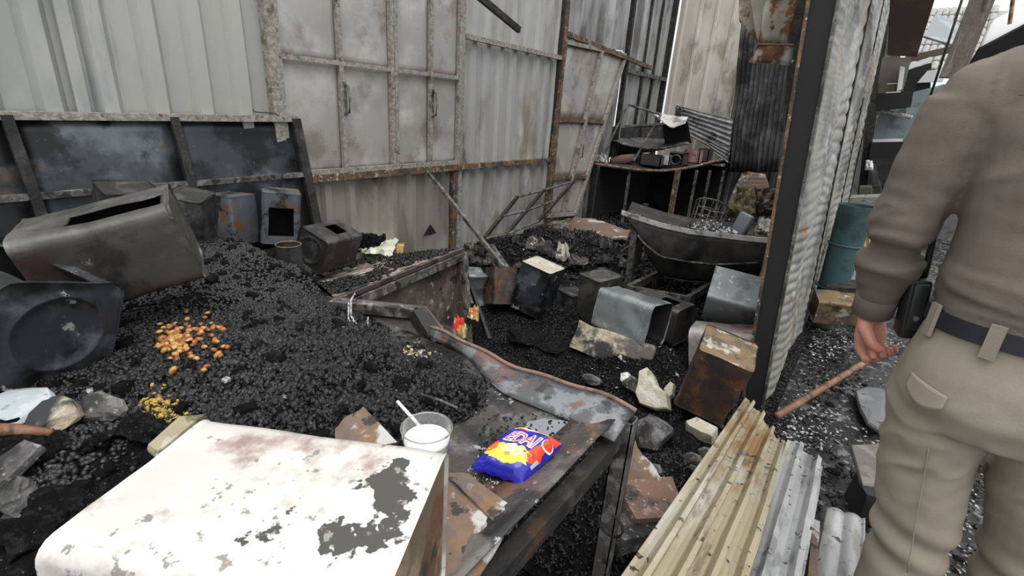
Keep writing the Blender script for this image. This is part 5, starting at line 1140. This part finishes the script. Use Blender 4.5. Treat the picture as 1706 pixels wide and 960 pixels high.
# trousers
g = G()
g.loft([ell(OX,OY,1.085,.170,.122), ell(OX,OY,1.04,.176,.126), ell(OX,OY-.005,.97,.19,.14), ell(OX,OY-.005,.90,.192,.142), ell(OX,OY,.84,.17,.12)], True)
def leg(g, xs):
    g.tube([P(*p) for p, r in xs], [r for p, r in xs], 24)
leg(g, [((-.092,0,.95),.10),((-.094,0,.86),.102),((-.08,.0,.72),.095),((-.055,-.005,.56),.086),((-.045,-.01,.46),.08),((-.045,-.03,.30),.077),((-.05,-.05,.12),.076),((-.05,-.05,.07),.078)])
leg(g, [((.092,0,.95),.10),((.10,0,.86),.10),((.125,.02,.72),.092),((.16,.04,.56),.084),((.17,.05,.46),.08),((.17,.04,.30),.077),((.17,.02,.12),.076),((.17,.02,.07),.078)])
def tfold(p):
    q = p-V((OX,OY,0)); d = .004*fbm(V((q.x*3+q.z*1.5, q.y*3, q.z*4)), 1.5, 611, 3)
    d += .009*math.exp(-((q.z-.78)/.12)**2)*(ridge(V((q.x*6+q.z*6, q.y*3, q.z*8-q.x*8)), 1.0, 612)-.5)
    d += .007*math.exp(-((q.z-.5)/.08)**2)*math.sin(q.z*70+q.x*20)
    return d
trou = vox(g, .007, 5, tfold).build('trousers', MT['trou'], pe, smooth=True)
bl_ = ell(OX,OY,1.06,.181,.131,48); bt_ = ell(OX,OY,1.098,.181,.131,48)
g = G(); g.loft([ell(OX,OY,1.06,.172,.122,48), bl_, bt_, ell(OX,OY,1.098,.172,.122,48)], False); belt = g.build('belt', M('navy_belt', (.012,.014,.022), rough=.55), pe, smooth=True, autosmooth=40)
for t in (-2.75,-1.95,-1.2,-.45,.5,1.57,2.6):
    c, s = math.cos(t), math.sin(t); q = V((OX+.184*math.copysign(abs(c)**(2/2.4),c), OY+.134*math.copysign(abs(s)**(2/2.4),s), 1.08)); tn = V((-s,c,0)); nn = V((c,s,0))
    G().hexa([q+tn*a*.012+nn*b*.004+V((0,0,z)) for z in (-.042,.03) for a, b in ((-1,-1),(1,-1),(1,1),(-1,1))]).build('belt_loop', MT['trou'], belt)
# hip pocket flap
def flap(u, v):
    t = -2.62+.52*u; c, s = math.cos(t), math.sin(t); zz = .955-.052*v*(1-.45*(2*u-1)**2)-.015*u
    return V((OX+.194*math.copysign(abs(c)**(2/2.4),c), OY-.005+.147*math.copysign(abs(s)**(2/2.4),s), zz))+V((c,s,0))*(.001+.004*v)
G().grid(flap, 14, 6, .003).build('pocket_flap', MT['trou'], trou, smooth=True)
G().tube([P(-.10+.055*t, -.098-.004*t, .80-.34*t) for t in [k/12 for k in range(13)]], .0012, 5).build('side_seam', MT['trou'], trou, smooth=True)
# body: head, neck, both hands and ankles in one surface inside the clothes
g = G()
g.loft([ell(OX,OY+.03,1.0,.10,.08), ell(OX,OY+.03,1.585,.12,.08), ell(OX,OY+.045,1.655,.06,.06), ell(OX,OY+.05,1.725,.056,.06), ell(OX,OY+.06,1.755,.065,.085), ell(OX,OY+.06,1.825,.078,.098), ell(OX,OY+.055,1.885,.078,.10), ell(OX,OY+.05,1.935,.055,.075), ell(OX,OY+.05,1.955,.02,.03)], True)
g.tube([P(0,.16,1.845),P(0,.185,1.810),P(0,.165,1.800)], [.008,.014,.01], 8)     # nose
for sx in (-1,1): g.loft([ell(OX+sx*.08,OY+.05,1.800,.008,.012,12), ell(OX+sx*.086,OY+.045,1.825,.012,.02,12), ell(OX+sx*.084,OY+.045,1.855,.008,.014,12)], True)
for e_, w_, sg in ((el,wr2,-1),(elR,wrR,1)):
    g.tube([P(sg*.15,.0,1.45), e_, w_, w_+(w_-e_).normalized()*.03], [.04,.035,.030,.029], 14)
g.tube([P(-.09,0,.9),P(-.05,-.01,.46),P(-.05,-.05,.08)], [.06,.045,.035], 12); g.tube([P(.09,0,.9),P(.17,.04,.46),P(.17,.02,.08)], [.06,.045,.035], 12)
g.tube([P(-.09,0,.9),P(0,.02,1.05),P(.09,0,.9)], [.06,.09,.06], 12)
def hand(g, w_, fwd, inner, sg):
    """relaxed half-closed hand: palm, four curled fingers, thumb"""
    f = fwd.normalized(); inn = (inner-f*inner.dot(f)).normalized(); up = f.cross(inn).normalized()*-sg
    kn = w_+f*.088
    rings = []
    for t, hw, th in ((-.01,.028,.024),(.03,.038,.023),(.06,.045,.021),(.09,.044,.017)):
        c = w_+f*t; rings.append([c+up*hw*math.cos(a)+inn*th*math.sin(a) for a in [k*2*math.pi/16 for k in range(16)]])
    g.loft(rings, True)
    for i, (o_, L) in enumerate(((.034,.92),(.0115,1.0),(-.0115,.95),(-.033,.78))):
        b = kn+up*o_; p1 = b+(f*.70+inn*.62)*.044*L; p2 = p1+(inn*.80-f*.60)*.030*L; p3 = p2+(-f*.92-inn*.25)*.022*L
        g.tube([b-f*.025, b, b*.5+p1*.5, p1, p1*.5+p2*.5, p2, p3], [.0105,.0112,.0098,.0105,.0093,.0096,.0078], 10)
    tb_ = w_+f*.030+up*.036+inn*.018; t1 = tb_+(f*.70+up*.10+inn*.60)*.044; t2 = t1+(f*.60-up*.45+inn*.45)*.032
    g.tube([w_+f*.008+up*.016, tb_, t1, t1*.4+t2*.6, t2], [.019,.0165,.0125,.0115,.0085], 10)
hand(g, wr2+V((.0,.004,-.01)), V((.22,.02,-.97)), V((.70,-.70,.1)), -1)
hand(g, wrR+V((.0,.004,-.01)), V((-.22,.02,-.97)), V((-.70,-.70,.1)), 1)
vox(g, .0033, 3).build('body', MT['skin'], pe, smooth=True)
# hair and shoes
vox(G().loft([ell(OX,OY+.045,1.765,.068,.07), ell(OX,OY+.035,1.825,.085,.095), ell(OX,OY+.04,1.885,.087,.105), ell(OX,OY+.045,1.945,.065,.085), ell(OX,OY+.045,1.970,.02,.03)], True), .01, 4).build('hair', M('black_hair', (.012,.011,.010), rough=.6), pe, smooth=True)
for q in (P(-.05,-.05,0),P(.17,.02,0)):
    g = G().loft([[q+V((hw*math.cos(a), y+.0*math.sin(a), .03+h*(.5+.5*math.sin(a)))) for a in [k*2*math.pi/14 for k in range(14)]] for y, hw, h in ((-.09,.025,.05),(-.06,.042,.09),(.0,.046,.10),(.08,.05,.07),(.15,.046,.05),(.19,.02,.03))], True); g.build('shoe', M('black_leather', (.012,.012,.012), rough=.35), pe, smooth=True)
# radio on the belt with antenna and curly cord
rd = root('handheld_radio', P(-.195,.075,.97), 'black handheld radio clipped at the left hip of the person', 'radio')
Mr = Matrix.Rotation(R_(12),3,'Z') @ Matrix.Rotation(R_(-6),3,'Y')
rc = P(-.198,.075,1.055)
rbox(G(), rc, .045, .06, .15, Mr, .010).build('body', M('black_plastic', (.010,.013,.013), rough=.45), rd, smooth=True, autosmooth=40)
clip = rbox(G(), rc+Mr@V((0,-.034,.01)), .030, .012, .115, Mr, .004)  .build('belt_clip', M('black_plastic_clip', (.018,.021,.021), rough=.4), rd, smooth=True, autosmooth=40)
G().disc(rc+Mr@V((0,-.0405,-.015)), Mr@V((0,-1,0)), .006, 14, .003).build('clip_stud', M('chrome', (.8,.8,.8), metal=1, rough=.15), clip, smooth=True, autosmooth=40)
G().tube([rc+Mr@V((.01,.01,.07)), rc+Mr@V((.012,.01,.10)), rc+Mr@V((.014,.01,.24))], [.009,.008,.005], 10).build('antenna', M('antenna_rubber', (.012,.012,.012), rough=.6), rd, smooth=True)
G().tube([rc+Mr@V((-.012,.01,.07)), rc+Mr@V((-.012,.01,.085))], .008, 10).build('knob', M('knob_plastic', (.015,.015,.015), rough=.5), rd, smooth=True, autosmooth=40)

# ------------------------------------------------------------------ passage and stalls behind the partition
q = at(1392,462,y=4.25); bn = root('teal_bin', V((q.x,q.y,.0)), 'dark teal plastic bin standing behind the second partition post', 'bin')
tz_ = at(1400,338,y=4.25).z
G().loft([ringc(V((q.x,q.y,0)),.085,.02), ringc(V((q.x,q.y,0)),.10,tz_*.5), ringc(V((q.x,q.y,0)),.115,tz_), ringc(V((q.x,q.y,0)),.105,tz_), ringc(V((q.x,q.y,0)),.08,.05)], True).build('body', MT['bin'], bn, smooth=True, autosmooth=40)
for h in (.35,.7): G().tube([p for p in ringc(V((q.x,q.y,0)),.1+.015*h,tz_*h)]+[ringc(V((q.x,q.y,0)),.1+.015*h,tz_*h)[0]], .006, 6).build('band', MT['bin'], bn, smooth=True)
wave_sheet('bent_corrugated_sheet', at(1420,442,y=4.9), at(1470,438,y=4.9), at(1405,378,y=5.3), at(1470,374,y=5.2), 5, .012, MT['gold'], warp=.03, seed=701, label='orange-scorched corrugated piece behind the officer forearm', cat='metal sheet')
def board(name, pxs, y, th, mat, label, cat='board', ys=None):
    c = [at(px,py,y=(ys[i] if ys else y)) for i, (px,py) in enumerate(pxs)]; n = (c[1]-c[0]).cross(c[-1]-c[0]).normalized()
    if n.y < 0: n = -n
    g = G(); g.loft([c, [p+n*th for p in c]], True); return g.build(name, mat, label=label, cat=cat)
board('green_slab', ((1395,468),(1440,466),(1462,440),(1405,438)), None, .05, MT['teal'], 'pale grey-green slab lying behind the black open tin', ys=(4.3,4.3,4.9,4.9))
board('grey_shelf', ((1376,478),(1440,482),(1440,468),(1384,462)), None, .03, MT['dark'], 'dark shelf board resting on the black open tin', ys=(4.05,4.05,4.3,4.3))
board('olive_crate', ((1426,372),(1448,374),(1452,312),(1432,312)), 6.2, .25, M('olive_paint', (.09,.10,.06), rough=.7), 'olive crate behind the partition end', 'crate')
board('stacked_cardboard', ((1414,344),(1470,342),(1472,328),(1416,330)), 5.8, .3, M('grey_card', (.28,.27,.24), [((.10,.10,.09), 20, .5, .6, 1, (1,1,8))], rough=.9), 'grey stack of warped cardboard behind the officer elbow', 'cardboard')
board('leaning_board', ((1458,330),(1470,332),(1458,270),(1446,268)), 6.4, .04, MT['tin_grey'], 'grey narrow board leaning in the passage beyond the crate')
board('leaning_board', ((1472,326),(1484,322),(1470,272),(1461,272)), 6.8, .04, MT['bar'], 'darker narrow board leaning right of the grey one')
crumple('white_rag', ((1440,284),(1454,284),(1454,268),(1442,268)), at(1447,276,y=6.2), V((0,-1,.3)).normalized(), MT['white'], .05, 702, nn=8, label='white rag caught on the leaning boards in the passage', cat='rag')
board('hanging_board', ((1478,92),(1527,95),(1566,-30),(1484,-30)), None, .02, MT['brownred'], 'brown board hanging above the passage', ys=(4.9,4.9,4.3,4.3))
board('grey_valance', ((1462,140),(1509,137),(1518,96),(1470,95)), 5.0, .02, M('grey_brown_board', (.12,.11,.10), [((.16,.15,.14), 5, .5, .64, 1)], rough=.8), 'grey-brown valance board under the hanging brown board')
board('yellow_valance_strip', ((1464,155),(1504,152),(1508,138),(1464,141)), 4.98, .02, MT['yellowgreen'], 'yellow-green strip below the grey-brown valance', 'strip')
board('black_awning', ((1458,183),(1518,176),(1522,152),(1460,156)), 5.2, .4, MT['black'], 'black burnt awning below the yellow-green strip', 'awning')
board('white_tarp_roll', ((1494,152),(1503,148),(1508,112),(1500,110)), 4.9, .08, MT['white'], 'white rolled tarp end beside the grey-brown valance', 'tarp')
board('teal_wall_panel', ((1454,232),(1506,232),(1540,196),(1465,184)), 5.6, .03, MT['teal'], 'teal-grey panel across the passage, lower one', 'panel')  # lower teal-grey wall panel
board('teal_wall_panel', ((1498,330),(1570,330),(1574,140),(1512,156)), 5.9, .03, MT['teal'], 'teal-grey panel above and behind the lower teal panel', 'panel')  # taller teal-grey wall panel behind it
G().tube([at(1462,192,y=5.5), at(1469,184,y=5.5), at(1520,196,y=5.5)], .016, 8).build('white_pipe', MT['ash'], label='whitish pipe along the top of the lower teal panel', cat='pipe', smooth=True)
board('white_ledge', ((1454,237),(1504,236),(1504,231),(1454,232)), 5.55, .12, MT['white'], 'thin white ledge under the lower teal panel', 'ledge')
board('black_stall_front', ((1448,262),(1510,262),(1510,236),(1452,236)), 6.4, .5, MT['black'], 'black burnt stall front below the white ledge', 'stall')
board('grey_counter_board', ((1446,300),(1500,300),(1500,258),(1450,258)), 6.6, .3, MT['tin_grey'], 'grey counter board below the black stall front', 'counter')
board('burnt_stall_wall', ((1385,420),(1720,430),(1720,165),(1405,165)), 9.5, .2, M('stall_wall', (.12,.12,.118), [((.05,.05,.05), 2, .45, .6, 1), ((.25,.25,.24), 3, .56, .7, 2)], rough=.8), 'dark stained stall wall closing the far end of the passage', 'wall panel')
# tiled roof: every tile its own piece
tr_ = root('tiled_roof', at(1560,100,y=9.0), 'grey tiled roof of the stall beyond the passage', 'roof')
e0, e1, r0, r1 = at(1500,118,y=8.6), at(1640,118,y=8.6), at(1540,18,y=10.2), at(1680,18,y=10.2)
g = G(); g.loft([[e0,e1,r1,r0],[p-V((0,0,.06)) for p in (e0,e1,r1,r0)]], True); g.build('roof_deck', MT['tile'], tr_)
tm = None; ex_ = (e1-e0); ey_ = (r0-e0); nrm_ = ex_.cross(ey_).normalized(); nrm_ = nrm_ if nrm_.z > 0 else -nrm_
NR, NCc = 8, 11; cw, chh = ex_/NCc, ey_/NR
tg = G()
def tile(u, v): return cw*(u*.96)+chh*(v*1.12)+nrm_*(.02+.015*math.sin(u*math.pi)-.015*v)
tg.grid(tile, 6, 2, .015)
tme = bpy.data.meshes.new('tile'); tme.from_pydata([tuple(p) for p in tg.v], [], tg.f); tme.materials.append(MT['tile']); tme.shade_smooth()
for i in range(NR):
    for j in range(NCc):
        o = bpy.data.objects.new('roof_tile', tme); COL.objects.link(o); o.parent = tr_; o.location = e0+cw*j+chh*i-ORG[tr_.name]
board('blue_grey_roof_sheet', ((1540,60),(1605,80),(1622,48),(1560,22)), None, .02, M('blue_grey_sheet', (.17,.20,.21), [((.25,.28,.29), 4, .5, .64, 1)], rough=.5), 'blue-grey roof sheet over the tiled roof', 'roof sheet', ys=(7.4,7.4,8.0,8.0))
G().beam(at(1508,100,y=6.8), at(1612,76,y=6.8), .05, .06).build('roof_beam', MT['brownred'], label='red-brown roof beam under the tiled roof', cat='beam')
G().beam(at(1500,118,y=6.4), at(1552,98,y=6.4), .04, .04).build('roof_beam', MT['white'], label='pale roof beam end below the red-brown beam', cat='beam')
board('shade_board', ((1500,156),(1550,152),(1552,104),(1508,118)), 7.0, .1, MT['black'], 'black board put in for the shade under the roof beams', 'shade board')  # black board added where there is only dark shade
board('white_sign_board', ((1528,138),(1570,136),(1584,112),(1545,118)), 6.95, .05, MT['white'], 'white board fixed under the tiled roof beside the timber post', 'board')
a, b = at(1652,-40,y=3.2), at(1584,130,y=3.2)
G().beam(a, b, .085, .07, up=(0,1,0)).build('timber_post', MT['wood'], label='scorched timber post slanting up behind the officer shoulder', cat='post')
G().beam(at(1636,-40,y=3.3), at(1604,90,y=3.3), .05, .02, up=(0,1,0)).build('yellow_strip', MT['gold'], label='orange-yellow strip on the left side of the timber post', cat='strip')
G().tube([at(1609,-20,y=3.9), at(1580,70,y=3.92), at(1546,172,y=3.9)], .007, 6).build('black_cable', MT['black'], label='black cable hanging diagonally behind the officer shoulder', cat='cable', smooth=True)
# white awning with dark underside
aw = root('white_awning', at(1670,60,y=3.4), 'white awning edge with black underside above the officer shoulder', 'awning')
def awf(u, v):
    a = at(1630,80,y=3.3)*(1-u)+at(1740,22,y=3.3)*u; b = at(1652,34,y=3.6)*(1-u)+at(1740,-10,y=3.6)*u
    p = a*(1-v)+b*v; p.z += .02*math.sin(math.pi*v); return p
G().grid(awf, 12, 6, .01).build('canopy', MT['white'], aw, smooth=True)
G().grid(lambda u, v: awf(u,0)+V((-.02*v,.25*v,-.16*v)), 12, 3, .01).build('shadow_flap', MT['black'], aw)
G().tube([at(1690,-20,y=3.2), at(1682,40,y=3.2)], .008, 6).build('reddish_cord', MT['stick'], label='reddish cord hanging in front of the white awning', cat='cord')

board('charred_post', ((1428,330),(1442,330),(1490,-30),(1470,-30)), 6.7, .06, MT['dark'], 'charred post at the end of the shutter partition', 'post')
board('charred_board', ((1436,352),(1450,352),(1484,90),(1462,90)), 7.0, .03, M('rough_board', (.16,.145,.125), [((.06,.055,.05), 6, .46, .62, 1), ((.30,.28,.25), 9, .6, .72, 2)], rough=.9), 'rough grey-brown board beside the charred post at the partition end')
board('soot_screen', ((1462,140),(1500,138),(1500,-30),(1468,-30)), 7.2, .03, MT['brownred'], 'dark brown screen behind the hanging board', 'screen')
